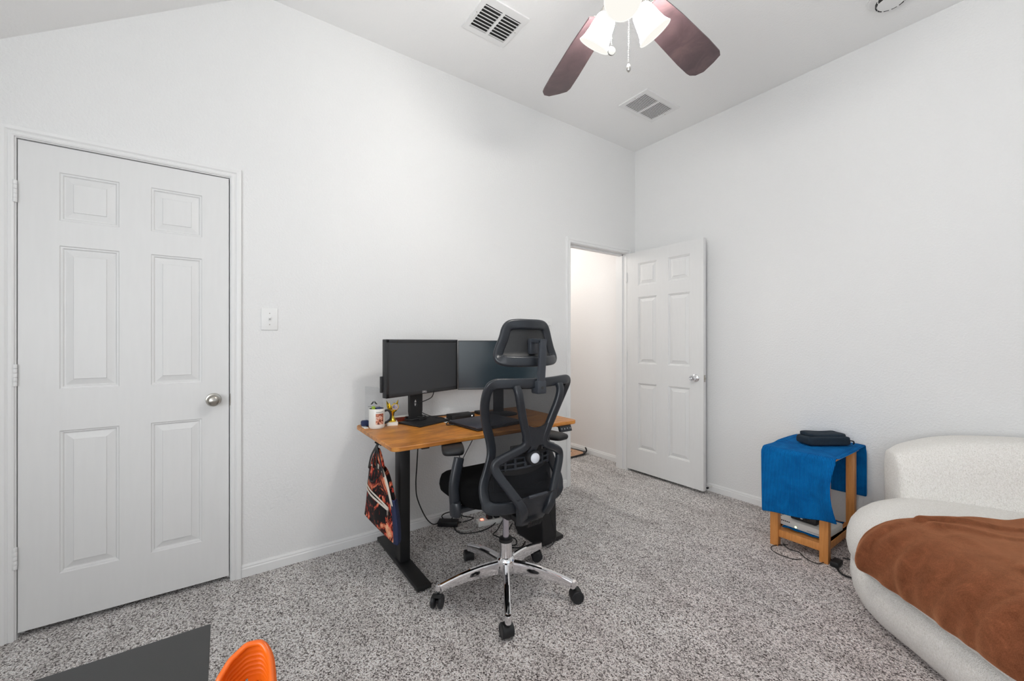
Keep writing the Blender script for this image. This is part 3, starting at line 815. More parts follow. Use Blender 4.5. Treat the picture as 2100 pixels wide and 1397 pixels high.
# trophy
TX, TY = .215, -2.462
t = thing('trophy', 'gold plastic star trophy on a white base beside the mug', 'trophy', (TX, TY, DZ))
RB = Matrix.Translation((TX, TY, DZ)) @ Matrix.Rotation(math.radians(-15), 4, 'Z')
b = MB(); b.box(-.036, .036, -.030, .030, 0, .018, .001, M=RB); mesh_obj('base', b, M['marble'], t)
b = MB(); b.lathe([(0, .018), (.022, .018), (.024, .024), (.016, .034), (.011, .05), (.013, .064), (.018, .075), (0, .082)], Matrix.Translation((TX, TY, DZ)), 18)
mesh_obj('stem', b, M['gold'], t)
b = MB()
for q, (sy, sz) in enumerate(((-.032, .142), (-.016, .128), (.012, .13), (.036, .145), (-.026, .10), (.03, .10))):
    base = Vector((0, .006 * (1 if sy > 0 else -1), .066)); tip = Vector((0, sy, sz))
    mid = (base + tip) / 2; side = Vector((0, (tip - base).z, -(tip - base).y)).normalized() * .010
    vs = [base + Vector((.006, 0, 0)), base - Vector((.006, 0, 0)), mid + side, mid - side, mid + Vector((.008, 0, 0)), mid - Vector((.008, 0, 0)), tip]
    b.add(vs, [(0, 2, 4), (0, 4, 3), (1, 5, 2), (1, 3, 5), (2, 6, 4), (4, 6, 3), (3, 6, 5), (5, 6, 2), (0, 1, 2), (0, 3, 1)], RB)
mesh_obj('star_cup', b, M['gold'], t, smooth=False)
b = MB(); b.lathe([(0, 0), (.019, 0), (.021, .002), (.019, .004), (0, .004)], RB @ axis_to((1, 0, 0), (.012, .016, .103)), 24); md = mesh_obj('medallion', b, M['gold'], t)
b = MB(); b.lathe([(0, 0), (.0165, 0), (0, .001)], RB @ axis_to((1, 0, 0), (.016, .016, .103)), 24); mesh_obj('medallion_face', b, noisy('lilac_picture', srgb(90, 84, 120), srgb(200, 190, 190), 90, .3, 0), md)

def cord(name, label, pts, r=.003, m=None, group='black cables around the desk', per=8):
    b = MB(); b.tube(cr(pts, per), r, 7)
    return tag(mesh_obj(name, b, m or M['cable'], loc=tuple(pts[0])), label, 'cable', group)
# cables on the desk top
z = DZ + .004
coil = []
for i in range(40):
    a = i * .42
    coil.append((.196 + .046 * math.cos(a) + .004 * math.sin(i * 1.7), -2.310 + .066 * math.sin(a), DZ + .014 + .0035 * (i // 15) + .0012 * (i % 4)))
coil += [(.24, -2.20, DZ + .02), (.25, -2.17, DZ + .01), (.28, -2.165, z), (.25, -2.15, z + .004), (.21, -2.18, z + .01), (.235, -2.22, DZ + .02)]
cord('monitor_cable', 'black cable coiled around the monitor stand on the desk', coil, .0028)
cord('laptop_cable', 'black cable curving from the monitor stand to the laptop', [(.22, -2.20, DZ + .016), (.27, -2.165, z), (.33, -2.16, z), (.385, -2.20, z), (.43, -2.215, z), (.455, -2.187, DZ + .007)], .0026)
cord('video_cable', 'black cable looping through the hole of the monitor stand', [(.212, -2.20, .918), (.238, -2.226, .885), (.222, -2.270, .862), (.196, -2.302, .852), (.168, -2.318, .845), (.155, -2.295, .81), (.185, -2.245, .775), (.20, -2.20, DZ + .016)], .003)
cord('power_cable', 'black cable lying along the back edge of the desk', [(.17, -2.24, z + .01), (.135, -2.12, z), (.14, -2.0, z), (.15, -1.93, z), (.17, -1.86, z), (.2, -1.80, z)], .0032)
b = MB(); b.box(.175, .235, -1.895, -1.84, DZ, DZ + .02, .004)
tag(mesh_obj('usb_hub', b, M['matte_black'], loc=(.2, -1.87, DZ)), 'small black hub at the back of the desk behind the chair frame', 'hub')

# ------------------------------------------------------------------ under the desk
b = MB(); RBk = Matrix.Translation((.062, -2.045, 0)) @ Matrix.Rotation(math.radians(-62), 4, 'Z') @ Matrix.Rotation(math.radians(4), 4, 'Y')
b.box(-.030, .030, -.0, .0, 0, 0) if False else b.box(-.066, .066, -.031, .031, .004, .036, .004, M=Matrix.Translation((.085, -2.04, 0)) @ Matrix.Rotation(math.radians(52), 4, 'Z'))
tag(mesh_obj('power_adapter', b, M['matte_black'], loc=(.085, -2.04, 0)), 'black power adapter brick on the carpet by the baseboard', 'power adapter')
cord('adapter_cable', 'black cable hanging from the desk to the power adapter', [(.36, -2.365, .652), (.36, -2.365, .62), (.335, -2.36, .52), (.295, -2.35, .40), (.27, -2.33, .30), (.20, -2.25, .15), (.11, -2.16, .05), (.05, -2.09, .022)], .0035)
cord('hanging_cable', 'thin black cable crossing behind the armrest, sloping to the right', [(.24, -2.05, .70), (.14, -2.0, .52), (.09, -1.93, .36), (.07, -1.90, .2), (.10, -1.95, .03)], .0028)
cord('hanging_cable', 'thin black cable crossing behind the armrest, sloping to the left', [(.10, -1.76, .72), (.07, -1.84, .55), (.05, -1.93, .38), (.06, -2.0, .22), (.11, -1.98, .05)], .0028)
t = thing('power_strip', 'pale power strip with a red lit switch under the desk', 'power strip', (.22, -1.80, 0))
RP = Matrix.Translation((.215, -1.80, 0)) @ Matrix.Rotation(math.radians(-12), 4, 'Z')
b = MB(); b.box(-.03, .03, -.085, .165, .001, .034, .004, M=RP); mesh_obj('housing', b, M['white_plastic'], t)
b = MB(); b.box(-.009, .009, -.062, -.044, .0345, .0385, .001, M=RP); mesh_obj('switch', b, M['led_red'], t)['label'] = 'red lit rocker switch'
for i in range(3):
    b = MB(); b.box(-.02, .02, -.02 + i * .05, .018 + i * .05, .0345, .068, .006, M=RP); tag(mesh_obj('power_plug', b, M['matte_black'], loc=tuple(RP @ Vector((0, i * .05, .0345)))), 'black plug seated in the power strip under the chair seat', 'plug', 'plugs in the power strip')
cord('strip_cable', 'pale cable looping from the power strip along the carpet', [(.205, -1.89, .012), (.235, -1.94, .007), (.22, -2.0, .007), (.17, -2.02, .007), (.16, -1.965, .007), (.06, -1.945, .02), (.02, -1.95, .1)], .005, M['grey_cable'], None)
for i, (lab, pts) in enumerate((
    ('black cable looping in front of the power strip', [(.10, -2.0, .02), (.17, -2.035, .006), (.245, -2.02, .006), (.285, -1.93, .006), (.27, -1.82, .006), (.22, -1.72, .02)]),
    ('black cable knotted in a loose ring by the baseboard', [(.06, -2.03, .006), (.03, -2.06, .05), (.05, -2.0, .07), (.12, -1.94, .05), (.14, -1.88, .03), (.11, -1.95, .01), (.06, -2.0, .02), (.10, -1.98, .09), (.13, -1.93, .13)]),
    ('black cable trailing over the carpet toward the chair base', [(.26, -1.72, .02), (.335, -1.815, .006), (.37, -1.87, .006), (.44, -1.86, .006), (.52, -1.90, .006), (.60, -1.83, .006), (.56, -1.76, .006)]),
    ('black cable curling beside the computer case', [(.34, -1.70, .02), (.42, -1.80, .006), (.50, -1.79, .006), (.56, -1.83, .006), (.52, -1.87, .006), (.45, -1.83, .006), (.40, -1.76, .03)]))):
    cord('floor_cable', lab, pts, .0034)
# slim black computer case
t = thing('computer_case', 'slim black computer case upright on the carpet under the desk', 'computer', (.55, -1.67, 0))
prof = []
for cx, cz, a0 in ((.665, .37, 0), (.455, .37, 90), (.475, .075, 180), (.645, .055, 270)):
    rr = {0: .02, 90: .02, 180: .07, 270: .05}[a0]
    for i in range(7):
        a = math.radians(a0 + 15 * i); prof.append((cx + rr * math.cos(a), cz + rr * math.sin(a)))
b = MB(); b.prism(prof, lambda p, q, d: Vector((p, d, q)), -1.735, -1.625)
mesh_obj('shell', b, M['matte_black'], t, bevel=.006)
b = MB(); b.box(.44, .66, -1.73, -1.63, .0, .012, .002); mesh_obj('foot', b, M['caster'], t)
cord('case_cable', 'thin black cable draped over the front of the computer case', [(.70, -1.74, .36), (.715, -1.71, .26), (.71, -1.67, .14), (.705, -1.645, .08), (.70, -1.66, .02), (.69, -1.70, .004)], .002)

# ------------------------------------------------------------------ floral bag on the desk hook
BY = -2.585
t = thing('tote_bag', 'floral bag with cream zips hanging from the left end of the desk', 'bag', (.36, BY, .22))
def bag_pt(s, h, side):
    # s 0 (wall side)..1 (room side), h 0 bottom..1 top
    x = .188 + .395 * s
    ztop = .50 + .05 * math.sin(PI * s) + .035 * s
    zz = .235 + .018 * (1 - s) + (ztop - .235) * h
    th = (.011 + .027 * math.sin(PI * min(1, max(0, s))) ** .5 * math.sin(PI * min(1, h * .95 + .03)) ** .6) * (1 - .45 * h)
    wob = .006 * math.sin(7 * s + 3 * h) * (h > .0)
    x += -.02 * math.sin(PI * h) * (1 - 2 * s) * .4 + .05 * h * (.5 - s) * .8
    return Vector((x, BY - side * th + wob + .035 * (1 - h) * (s - .4), zz))
nu, nv = 22, 18
rings = []
for j in range(nv + 1):
    h = j / nv
    rings.append([bag_pt(i / nu, h, 1) for i in range(nu + 1)] + [bag_pt(i / nu, h, -1) for i in range(nu, -1, -1)])
b = MB(); b.loft(rings); mesh_obj('body', b, M['floral'], t, angle=60)
b = MB()
gr = []
for j in range(nv + 1):
    h = j / nv * .72
    p0, p1 = bag_pt(.985, h, 1), bag_pt(.985, h, -1)
    gr.append([p0 + Vector((.002, -.003, 0)), p0.lerp(p1, .5) + Vector((.030, -.006, 0)), p1 + Vector((.006, .003, 0))])
b.grid(gr); mesh_obj('side_gusset', b, M['navy'], t, solid=.003)['label'] = 'navy side panel'
def strip(pts, w_, th=.003):
    b_ = MB(); b_.sweep(cr(pts, 6), rrect(w_, th, .001, 1), hint=(0, -1, 0)); return b_
off = Vector((0, -.006, 0))
mesh_obj('front_zip', strip([bag_pt(.0, .62, 1) + off, bag_pt(.2, .56, 1) + off, bag_pt(.45, .52, 1) + off, bag_pt(.7, .50, 1) + off, bag_pt(.92, .50, 1) + off], .012), M['zip'], t)
mesh_obj('front_zip', strip([bag_pt(.0, .70, 1) + off, bag_pt(.2, .63, 1) + off, bag_pt(.45, .58, 1) + off, bag_pt(.7, .55, 1) + off, bag_pt(.92, .53, 1) + off], .010), M['zip'], t)
mesh_obj('top_zip', strip([bag_pt(.48, .99, 1) + off, bag_pt(.7, .98, 1) + off, bag_pt(.9, .93, 1) + off, bag_pt(.98, .82, 1) + off, bag_pt(1.0, .62, 1) + off], .026), M['zip'], t)
mesh_obj('top_zip', strip([bag_pt(.06, .99, 1) + off, bag_pt(.2, 1.0, 1) + off, bag_pt(.3, .99, 1) + off], .012), M['zip'], t)
# gathered upper cloth and straps
b = MB(); hook = Vector((.40, -2.60, .685)); cr_ = []
for j in range(7):
    f = j / 6; row = []
    for i in range(17):
        s = .18 + .62 * i / 16
        p = bag_pt(s, .93, 1) + Vector((0, -.004, 0)); q = hook + Vector((.0, 0, -.02)) + Vector((.04 * (s - .5), .004 * math.sin(20 * s), 0))
        e = f ** .8
        r_ = p.lerp(q, e); r_.y += .008 * math.sin(26 * s) * math.sin(PI * f); row.append(r_)
    cr_.append(row)
b.grid(cr_); mesh_obj('gathered_top', b, M['floral'], t, solid=.006)
for dx, s in ((-.018, .22), (0, .42), (.010, .55), (.02, .82)):
    b = MB(); b.sweep(cr([bag_pt(s, .95, 1) + Vector((0, -.012, 0)), bag_pt(s, .95, 1).lerp(hook, .5) + Vector((dx * .8, -.012, 0)), hook + Vector((dx * .6, -.006, -.012)), hook + Vector((dx * .6, 0, .004)), hook + Vector((dx * .6, .012, -.004))], 6), rrect(.012, .005, .0015, 1), hint=(0, -1, 0))
    mesh_obj('strap', b, M['matte_black'], t)
b = MB(); b.tube(cr([bag_pt(.3, .80, 1) + off * 1.5, bag_pt(.4, .74, 1) + off * 1.8, bag_pt(.52, .76, 1) + off * 1.8, bag_pt(.6, .84, 1) + off * 1.5], 6), .003, 6); mesh_obj('cord_loop', b, M['matte_black'], t)
b = MB(); b.box(-.004, .004, -.003, .003, -.02, .004, .001, M=Matrix.Translation(bag_pt(.93, .5, 1) + Vector((.0, -.012, 0)))); mesh_obj('zip_pull', b, M['satin'], t)

# ------------------------------------------------------------------ office chair (faces the desk, -X)
HX, HY = .884, -2.125
AY = -2.135
ch = thing('office_chair', 'black mesh office chair with headrest on a chrome star base', 'office chair', (HX, HY, 0))
# base
b = MB(); b.lathe([(0, .088), (.036, .088), (.047, .10), (.050, .125), (.046, .150), (.040, .165), (.0325, .172), (.0305, .20), (.030, .245), (0, .245)], Matrix.Translation((HX, HY, 0)), 40)
mesh_obj('base_hub', b, M['chrome'], ch)
b = MB(); b.lathe([(0, .244), (.033, .244), (.033, .258), (.024, .263), (0, .263)], Matrix.Translation((HX, HY, 0)), 32); mesh_obj('collar', b, M['matte_black'], ch)
b = MB(); b.lathe([(0, .26), (.0155, .26), (.0155, .42), (0, .42)], Matrix.Translation((HX, HY, 0)), 28); mesh_obj('gas_lift', b, M['cyl'], ch)
CAST = [(55, 20), (255, -15), (327.2, 50), (39.2, 95), (111.2, 160)]
for i in range(5):
    a = math.radians(39.2 + 72 * i); u = Vector((math.cos(a), math.sin(a), 0)); C0 = Vector((HX, HY, 0))
    path = cr([C0 + u * .035 + Vector((0, 0, .128)), C0 + u * .12 + Vector((0, 0, .125)), C0 + u * .20 + Vector((0, 0, .115)), C0 + u * .27 + Vector((0, 0, .101)), C0 + u * .322 + Vector((0, 0, .087))], 6)
    n = len(path)
    sec = [(-.016, -.031), (.016, -.031), (.0165, .010), (.013, .021), (.006, .0255), (-.006, .0255), (-.013, .021), (-.0165, .010)]
    sc_ = [(1 - .12 * k / n, 1.1 - .58 * k / n) for k in range(n)]
    b = MB(); b.sweep(path, sec, hint=(0, 0, 1), scale=sc_)
    tip = C0 + u * .330
    b.lathe([(0, .066), (.0135, .066), (.0145, .07), (.0145, .094), (.012, .1), (0, .101)], Matrix.Translation(tip), 20)
    lg = mesh_obj('base_leg', b, M['chrome'], ch, angle=30)
    # caster
    ang = a + math.radians((25, 130, -20, 60, 200)[i]); f = Vector((math.cos(ang), math.sin(ang), 0)); axl = Vector((-f.y, f.x, 0))
    cc = tip + f * .016; cc.z = .029
    b = MB()
    b.lathe([(0, -.013), (.0, .012)], Matrix.Translation(tip), 3) if False else None
    b.lathe([(0, .05), (.006, .05), (.006, .07), (0, .07)], Matrix.Translation(tip), 12)
    # hood
    hood = []
    for j in range(13):
        an = math.radians(-25 + 150 * j / 12)
        rr = .0315
        hood.append([cc + f * (-math.cos(an) * rr) + Vector((0, 0, math.sin(an) * rr)) + axl * w for w in (-.0225, .0225)] + [cc + f * (-math.cos(an) * .0298) + Vector((0, 0, math.sin(an) * .0298)) + axl * w for w in (.0225, -.0225)])
    b.loft(hood)
    b.lathe([(0, -.022), (.005, -.022), (.005, .022), (0, .022)], axis_to(axl, cc), 10)
    cs = mesh_obj('caster', b, M['matte_black'], ch)
    for s in (-1, 1):
        b = MB(); b.lathe([(0, .0), (.019, 0), (.024, .002), (.0275, .005), (.029, .009), (.029, .016), (.027, .0185), (.020, .0195), (.019, .018), (0, .018)], axis_to(axl * s, cc + axl * s * .007), 28)
        mesh_obj('wheel', b, M['caster'], cs)
# mechanism
b = MB(); b.box(.80, 1.00, HY - .07, HY + .07, .395, .45, .012); b.box(.76, 1.03, HY - .10, HY + .10, .445, .475, .008)
mesh_obj('tilt_mechanism', b, M['matte_black'], ch)
b = MB(); b.tube(cr([(.86, -2.02, .425), (.86, -1.93, .425), (.86, -1.88, .43)], 4), .006, 8); b.box(.845, .875, -1.89, -1.84, .424, .436, .004); mesh_obj('height_lever', b, M['matte_black'], ch)
# seat
rings = []; out = []
for i in range(48):
    a = 2 * PI * i / 48; e = .45
    out.append((math.copysign(abs(math.cos(a)) ** e, math.cos(a)), math.copysign(abs(math.sin(a)) ** e, math.sin(a))))
SXc, SXh, SYh = .808, .213, .252
for k, zz, in ((.80, .470), (.93, .474), (.985, .487), (1.0, .510), (.99, .533), (.96, .550), (.90, .561), (.75, .567), (.45, .566), (.15, .564)):
    ring = []
    for p, q in out:
        x = SXc + p * SXh * k; y = AY + q * SYh * k * (1 - .06 * (p > 0) * p)
        fz = -.018 * max(0, (-p * k - .55)) ** 1.5 * 2.2 if zz > .5 else 0
        ring.append(Vector((x, y, zz + fz + .008 * (q * k) ** 2 * (zz > .54))))
    rings.append(ring)
b = MB(); b.loft(rings); mesh_obj('seat', b, M['fabric_black'], ch, angle=180)
# armrests
def armrest(sgn, post, padc, yaw, zt):
    b = MB()
    sec = rrect(.030, .062, .010, 3)
    b.sweep(cr([(post[0] + .01, post[1] - sgn * .0, .455), (post[0], post[1], .50), (post[0] - .005, post[1], .58), (post[0] - .01, padc[1] * .35 + post[1] * .65, zt - .026)], 5), rrect(.046, .032, .012, 3), hint=(1, 0, 0))
    b.sweep([(post[0] + .008, AY + sgn * .10, .462), (post[0] + .008, post[1], .462)], rrect(.05, .022, .006, 2), hint=(0, 0, 1))
    b.lathe([(0, 0), (.034, 0), (.036, .01), (.036, .05), (.030, .062), (0, .062)], Matrix.Translation((post[0] + .008, post[1], .44)) @ Matrix.Diagonal((1, .65, 1, 1)), 20)
    ar = mesh_obj('armrest_post', b, M['black_plastic'], ch)
    RT = Matrix.Translation((padc[0], padc[1], zt)) @ Matrix.Rotation(yaw, 4, 'Z')
    b = MB(); rings = []
    for k, zz in ((.82, -.030), (.96, -.027), (1.0, -.018), (1.0, -.010), (.97, -.003), (.88, .0), (.5, .001)):
        rings.append([RT @ Vector((p * .150 * k, q * .052 * k * (1 + .08 * p), zz)) for p, q in out])
    b.loft(rings); mesh_obj('arm_pad', b, M['matte_black'], ch, angle=50)
    return ar
armrest(-1, (.885, -2.405), (.700, -2.325), math.atan2(-.122, .285), .716)
armrest(1, (.885, -1.865), (.745, -1.765), math.radians(8), .712)

# back frame
ZB = [.46, .53, .62, .70, .78, .88, .97, 1.06]; XB = [1.050, 1.042, 1.010, .988, .986, 1.012, 1.058, 1.104]
def bx(z, w): return lerp(ZB, XB, z) + .050 * (1 - min(1, (w / .235) ** 2))
half = [(0, 1.040), (.09, 1.042), (.16, 1.045), (.200, 1.043), (.218, 1.025), (.219, .98), (.208, .92), (.186, .85), (.161, .78), (.158, .72), (.181, .655), (.205, .60), (.212, .55), (.200, .515), (.165, .502), (.08, .498)]
loop = [(w_, z_) for w_, z_ in half] + [(0, .498)] + [(-w_, z_) for w_, z_ in half[:0:-1]]
path = cr([(bx(z_, w_), AY + w_, z_) for w_, z_ in loop], 4, closed=True)
b = MB()
sc_ = [((1.28 if p.z < .53 else 1.0), 1) for p in path]
b.sweep(path, rrect(.042, .020, .007, 3), hint=(1, 0, 0), closed=True, scale=sc_)
mesh_obj('back_frame', b, M['black_plastic'], ch, angle=60)
def whalf(z):
    zs = [z_ for w_, z_ in half[4:14]][::-1]; ws = [w_ for w_, z_ in half[4:14]][::-1]
    return lerp(zs, ws, z)
gr = []
for j in range(29):
    z_ = .502 + (1.038 - .502) * j / 28; wv = whalf(z_)
    gr.append([Vector((bx(z_, wv * q) - .004 - .018 * (1 - q * q) * math.sin(PI * j / 28), AY + wv * q, z_)) for q in [i / 10 - 1 for i in range(21)]])
b = MB(); b.grid(gr); mesh_obj('mesh_back', b, M['mesh'], ch, angle=180)['label'] = 'see-through black mesh'
# rear spine: arms of the Y, web, loop, scoop
def spine(pts, prof, scale=None):
    b_ = MB(); b_.sweep(cr(pts, 6), prof, hint=(1, 0, 0)); return b_
sp = MB()
for s in (-1, 1):
    arm = [(1.150, AY + s * .118, 1.030), (1.162, AY + s * .116, 1.005), (1.160, AY + s * .104, .955), (1.146, AY + s * .080, .885), (1.136, AY + s * .056, .820), (1.130, AY + s * .047, .785), (1.124, AY + s * .062, .762),
           (1.108, AY + s * .112, .738), (1.088, AY + s * .165, .712), (1.082, AY + s * .182, .690), (1.090, AY + s * .172, .655), (1.112, AY + s * .132, .592), (1.135, AY + s * .092, .530), (1.140, AY + s * .075, .495), (1.120, AY + s * .062, .455)]
    pth = cr(arm, 5); nn = len(pth)
    sp.sweep(pth, rrect(.036, .026, .009, 3), hint=(1, 0, 0), scale=[(.92 + .18 * min(1, k / nn * 1.3), 1) for k in range(nn)])
# web between the arms above the waist
gr = []
for j in range(9):
    f = j / 8; z_ = .765 + .115 * f
    hw_ = lerp([.765, .785, .82, .88], [.058, .047, .056, .080], z_)
    gr.append([Vector((1.133 + .012 * f, AY + q * hw_, z_ - .035 * f * (1 - q * q))) for q in [i / 6 - 1 for i in range(13)]])
o_ = []
n0 = len(gr[0])
sp_rows = [[p + Vector((.006, 0, 0)) for p in r] for r in gr]; sp_back = [[p - Vector((.006, 0, 0)) for p in r] for r in gr]
rings = [sp_rows[j] + sp_back[j][::-1] for j in range(9)]
sp.loft(rings)
# scoop at the bottom of the loop
rings = []
for k in range(9):
    f = k / 8
    xx = 1.138 - .02 * f - .035 * f * f; z_ = .548 - .145 * f
    hw_ = .114 - .056 * f; th = .012 + .010 * f
    rr = rrect(2 * hw_, 2 * th, .009, 3)
    rings.append([Vector((xx + q - .02 * (abs(p) / hw_) ** 2 * .3, AY + p, z_ + .3 * q)) for p, q in rr])
sp.loft(rings)
mesh_obj('back_spine', sp, M['black_plastic'], ch, angle=50)
b = MB(); b.sweep(cr([(1.095, AY, .425), (1.03, AY, .415), (.95, AY, .425)], 5), rrect(.09, .03, .008, 2), hint=(0, 0, 1)); mesh_obj('spine_bracket', b, M['matte_black'], ch)
b = MB()
for i in range(10):
    yy = AY - .034 + i * .0075
    b.box(-.002, .004, yy, yy + .0028, -.016, .016, M=Matrix.Translation((1.112, 0, .428)) @ Matrix.Rotation(math.radians(28), 4, 'Y') @ Matrix.Translation((.012, 0, 0)))
mesh_obj('vent_rib', b, M['slot'], ch, smooth=False)
b = MB(); b.box(-.006, .006, -.052, .052, -.006, .006, .003, M=Matrix.Translation((1.150, AY, .552)) @ Matrix.Rotation(math.radians(20), 4, 'Y')); mesh_obj('tension_bar', b, M['grey_plastic'], ch)
# lumbar unit
lum = MB()
def lumx(w): return 1.055 - .9 * w * w
for z0_, z1_, hw_ in ((.646, .654, .150), (.670, .676, .155), (.693, .701, .150)):
    pth = [Vector((lumx(q * hw_), AY + q * hw_, (z0_ + z1_) / 2 + .006 * q * q)) for q in [i / 8 - 1 for i in range(17)]]
    lum.sweep(pth, rrect(.010, .010, .003, 1), hint=(0, 0, 1))
for q in (-.146, -.105, -.055, 0, .055, .105, .146):
    lum.box(lumx(q) - .005, lumx(q) + .005, AY + q - .006, AY + q + .006, .646, .702, .001)
lo_ = mesh_obj('lumbar_support', lum, M['grey_plastic'], ch)
lum = MB(); lum.sweep([Vector((lumx(q * .15) - .012, AY + q * .15, .628)) for q in [i / 8 - 1 for i in range(17)]], rrect(.15, .006, .002, 1), hint=(1, 0, 0))
mesh_obj('lumbar_cushion', lum, M['matte_black'], ch)
b = MB(); b.box(1.062, 1.078, AY - .09, AY - .01, .735, .760, .003); b.box(1.062, 1.076, AY - .13, AY - .05, .706, .728, .003); b.box(1.062, 1.078, AY - .02, AY + .08, .725, .765, .004); b.box(1.05, 1.07, AY - .14, AY + .14, .712, .718, .002)
mesh_obj('lumbar_slider', b, M['matte_black'], ch)
b = MB(); b.sweep(cr([(1.135, AY, .79), (1.125, AY, .765), (1.105, AY, .735), (1.098, AY, .715)], 5), rrect(.042, .010, .003, 2), hint=(1, 0, 0)); mesh_obj('lumbar_strap', b, M['grey_plastic'], ch)
KN = Vector((1.095, AY + .004, .705))
b = MB(); b.lathe([(0, 0), (.033, 0), (.034, .004), (.034, .024), (.031, .028), (.024, .029), (0, .028)], axis_to((1, -.08, .05), KN), 32); kb = mesh_obj('lumbar_knob', b, M['matte_black'], ch)
b = MB(); b.lathe([(0, 0), (.0225, 0), (.0225, .004), (.019, .0065), (0, .0075)], axis_to((1, -.08, .05), KN + Vector((.028, -.002, .0015))), 32); mesh_obj('knob_cap', b, M['knob_white'], kb)['label'] = 'pale silver cap'
# headrest
PO = MB()
PO.box(1.128, 1.178, AY - .024, AY + .024, .995, 1.052, .006)
PO.sweep(cr([(1.166, AY, 1.03), (1.172, AY, 1.10), (1.178, AY, 1.17), (1.178, AY, 1.222)], 5), rrect(.036, .017, .004, 2), hint=(1, 0, 0))
PO.sweep([(1.186, AY, 1.222), (1.10, AY, 1.226)], rrect(.036, .018, .004, 2), hint=(0, 0, 1))
PO.box(1.098, 1.122, AY - .020, AY + .020, 1.165, 1.232, .004)
hp = mesh_obj('headrest_post', PO, M['grey_plastic'], ch)
b = MB(); b.lathe([(0, 0), (.006, 0), (.006, .002), (0, .002)], axis_to((1, 0, 0), (1.1785, AY, 1.022)), 14); mesh_obj('bolt_hole', b, M['slot'], hp)
def hx(w, z): return 1.100 - .050 * (w / .15) ** 2 - .012 * ((z - 1.21) / .08)  + .028 * max(0, (1.17 - z) / .05)
hl = [(0, 1.298), (.06, 1.298), (.095, 1.292), (.112, 1.272), (.124, 1.235), (.142, 1.19), (.153, 1.160), (.148, 1.143), (.12, 1.136), (.06, 1.134)]
hloop = hl + [(0, 1.134)] + [(-w_, z_) for w_, z_ in hl[:0:-1]]
hpth = cr([(hx(w_, z_), AY + w_, z_) for w_, z_ in hloop], 4, closed=True)
hc = Vector((hx(0, 1.21), AY, 1.212))
b = MB(); b.sweep(hpth, rrect(.046, .024, .011, 4), hint=(1, 0, 0), closed=True)
for_head = mesh_obj('headrest_frame', b, M['black_plastic'], ch, angle=60)
gr = []
for j in range(11):
    f = j / 10
    row = []
    for p in hpth + [hpth[0]]:
        q = hc.lerp(p, .02 + .98 * f); q.x = hx(q.y - AY, q.z) - .004; row.append(q)
    gr.append(row)
b = MB(); b.grid(gr); mesh_obj('headrest_pad', b, noisy('headrest_mesh', srgb(17, 18, 20), srgb(27, 28, 30), 700, .5, .3, .0008), ch, angle=180)

# ------------------------------------------------------------------ side table with towel
TX0, TX1, TY0, TY1, TZ = 1.425, 1.715, -.560, -.085, .572
t = thing('side_table', 'small honey wood side table covered with a blue towel', 'side table', ((TX0 + TX1) / 2, (TY0 + TY1) / 2, 0))
for x in (TX0, TX1 - .042):
    for y in (TY0, TY1 - .042):
        b = MB(); b.box(x, x + .042, y, y + .042, 0, TZ - .02, .002); mesh_obj('leg', b, M['pine'], t)
b = MB(); b.box(TX0 - .01, TX1 + .01, TY0 - .01, TY1 + .01, TZ - .02, TZ, .003); mesh_obj('tabletop', b, M['pine'], t)
for y in (TY0 + .012, TY1 - .032):
    b = MB(); b.box(TX0 + .042, TX1 - .042, y, y + .02, .055, .097, .002); mesh_obj('stretcher', b, M['pine'], t)
for x in (TX0 + .012, TX1 - .032):
    b = MB(); b.box(x, x + .02, TY0 + .042, TY1 - .042, .055, .097, .002); mesh_obj('stretcher', b, M['pine'], t)
b = MB(); b.box(TX0 + .014, TX1 - .014, TY0 + .03, TY1 - .03, .085, .097, .001); mesh_obj('lower_shelf', b, M['pine'], t)
b = MB(); gr = []
for i in range(15):
    x = TX0 + .046 + (TX1 - TX0 - .092) * i / 14
    gr.append([Vector((x, TY0 + .046 + (TY1 - TY0 - .10) * j / 9, .102 + .006 * math.sin(j * 1.3 + i * .6) ** 2 + .004 * (j == 0))) for j in range(10)])
b.grid(gr)
tag(mesh_obj('shelf_cloth', b, M['towel'], loc=(1.57, -.33, .099), solid=-.004), 'blue ribbed cloth lining the lower shelf of the side table', 'cloth')
t = thing('router_box', 'flat white network box on the lower shelf of the side table', 'network box', (1.57, -.38, .108))
RR = Matrix.Translation((1.572, -.385, .114)) @ Matrix.Rotation(math.radians(-3), 4, 'Z')
b = MB(); b.box(-.118, .128, -.115, .10, 0, .040, .004, M=RR); mesh_obj('case', b, M['white_plastic'], t)
b = MB(); b.lathe([(0, 0), (.005, 0), (.005, .001), (0, .001)], RR @ axis_to((0, -1, 0), (-.028, -.115, .010)), 10); mesh_obj('status_light', b, M['led_green'], t)
b = MB()
for i in range(5): b.box(-.106 + i * .010, -.099 + i * .010, -.1156, -.1150, .024, .030, M=RR)
mesh_obj('printed_mark', b, M['slot'], t, smooth=False)
b = MB()
for i in range(12): b.box(.03 + i * .006, .033 + i * .006, -.1156, -.115, .008, .014, M=RR)
mesh_obj('port_grille', b, mat('soft_grey', srgb(150, 148, 144), .5), t, smooth=False)
t = thing('set_top_box', 'small black box with a display stacked on the white network box', 'set-top box', (1.575, -.40, .152))
b = MB(); b.box(-.070, .064, -.085, .06, .0415, .083, .008, M=RR); mesh_obj('case', b, M['matte_black'], t)
b = MB(); b.box(-.050, .030, -.0858, -.0850, .052, .070, M=RR); dsp = mesh_obj('display', b, mat('gloss_black', srgb(12, 12, 13), .12), t, smooth=False)
b = MB(); b.box(-.016, -.004, -.0864, -.0858, .058, .063, M=RR); mesh_obj('display_mark', b, M['logo_white'], dsp, smooth=False)

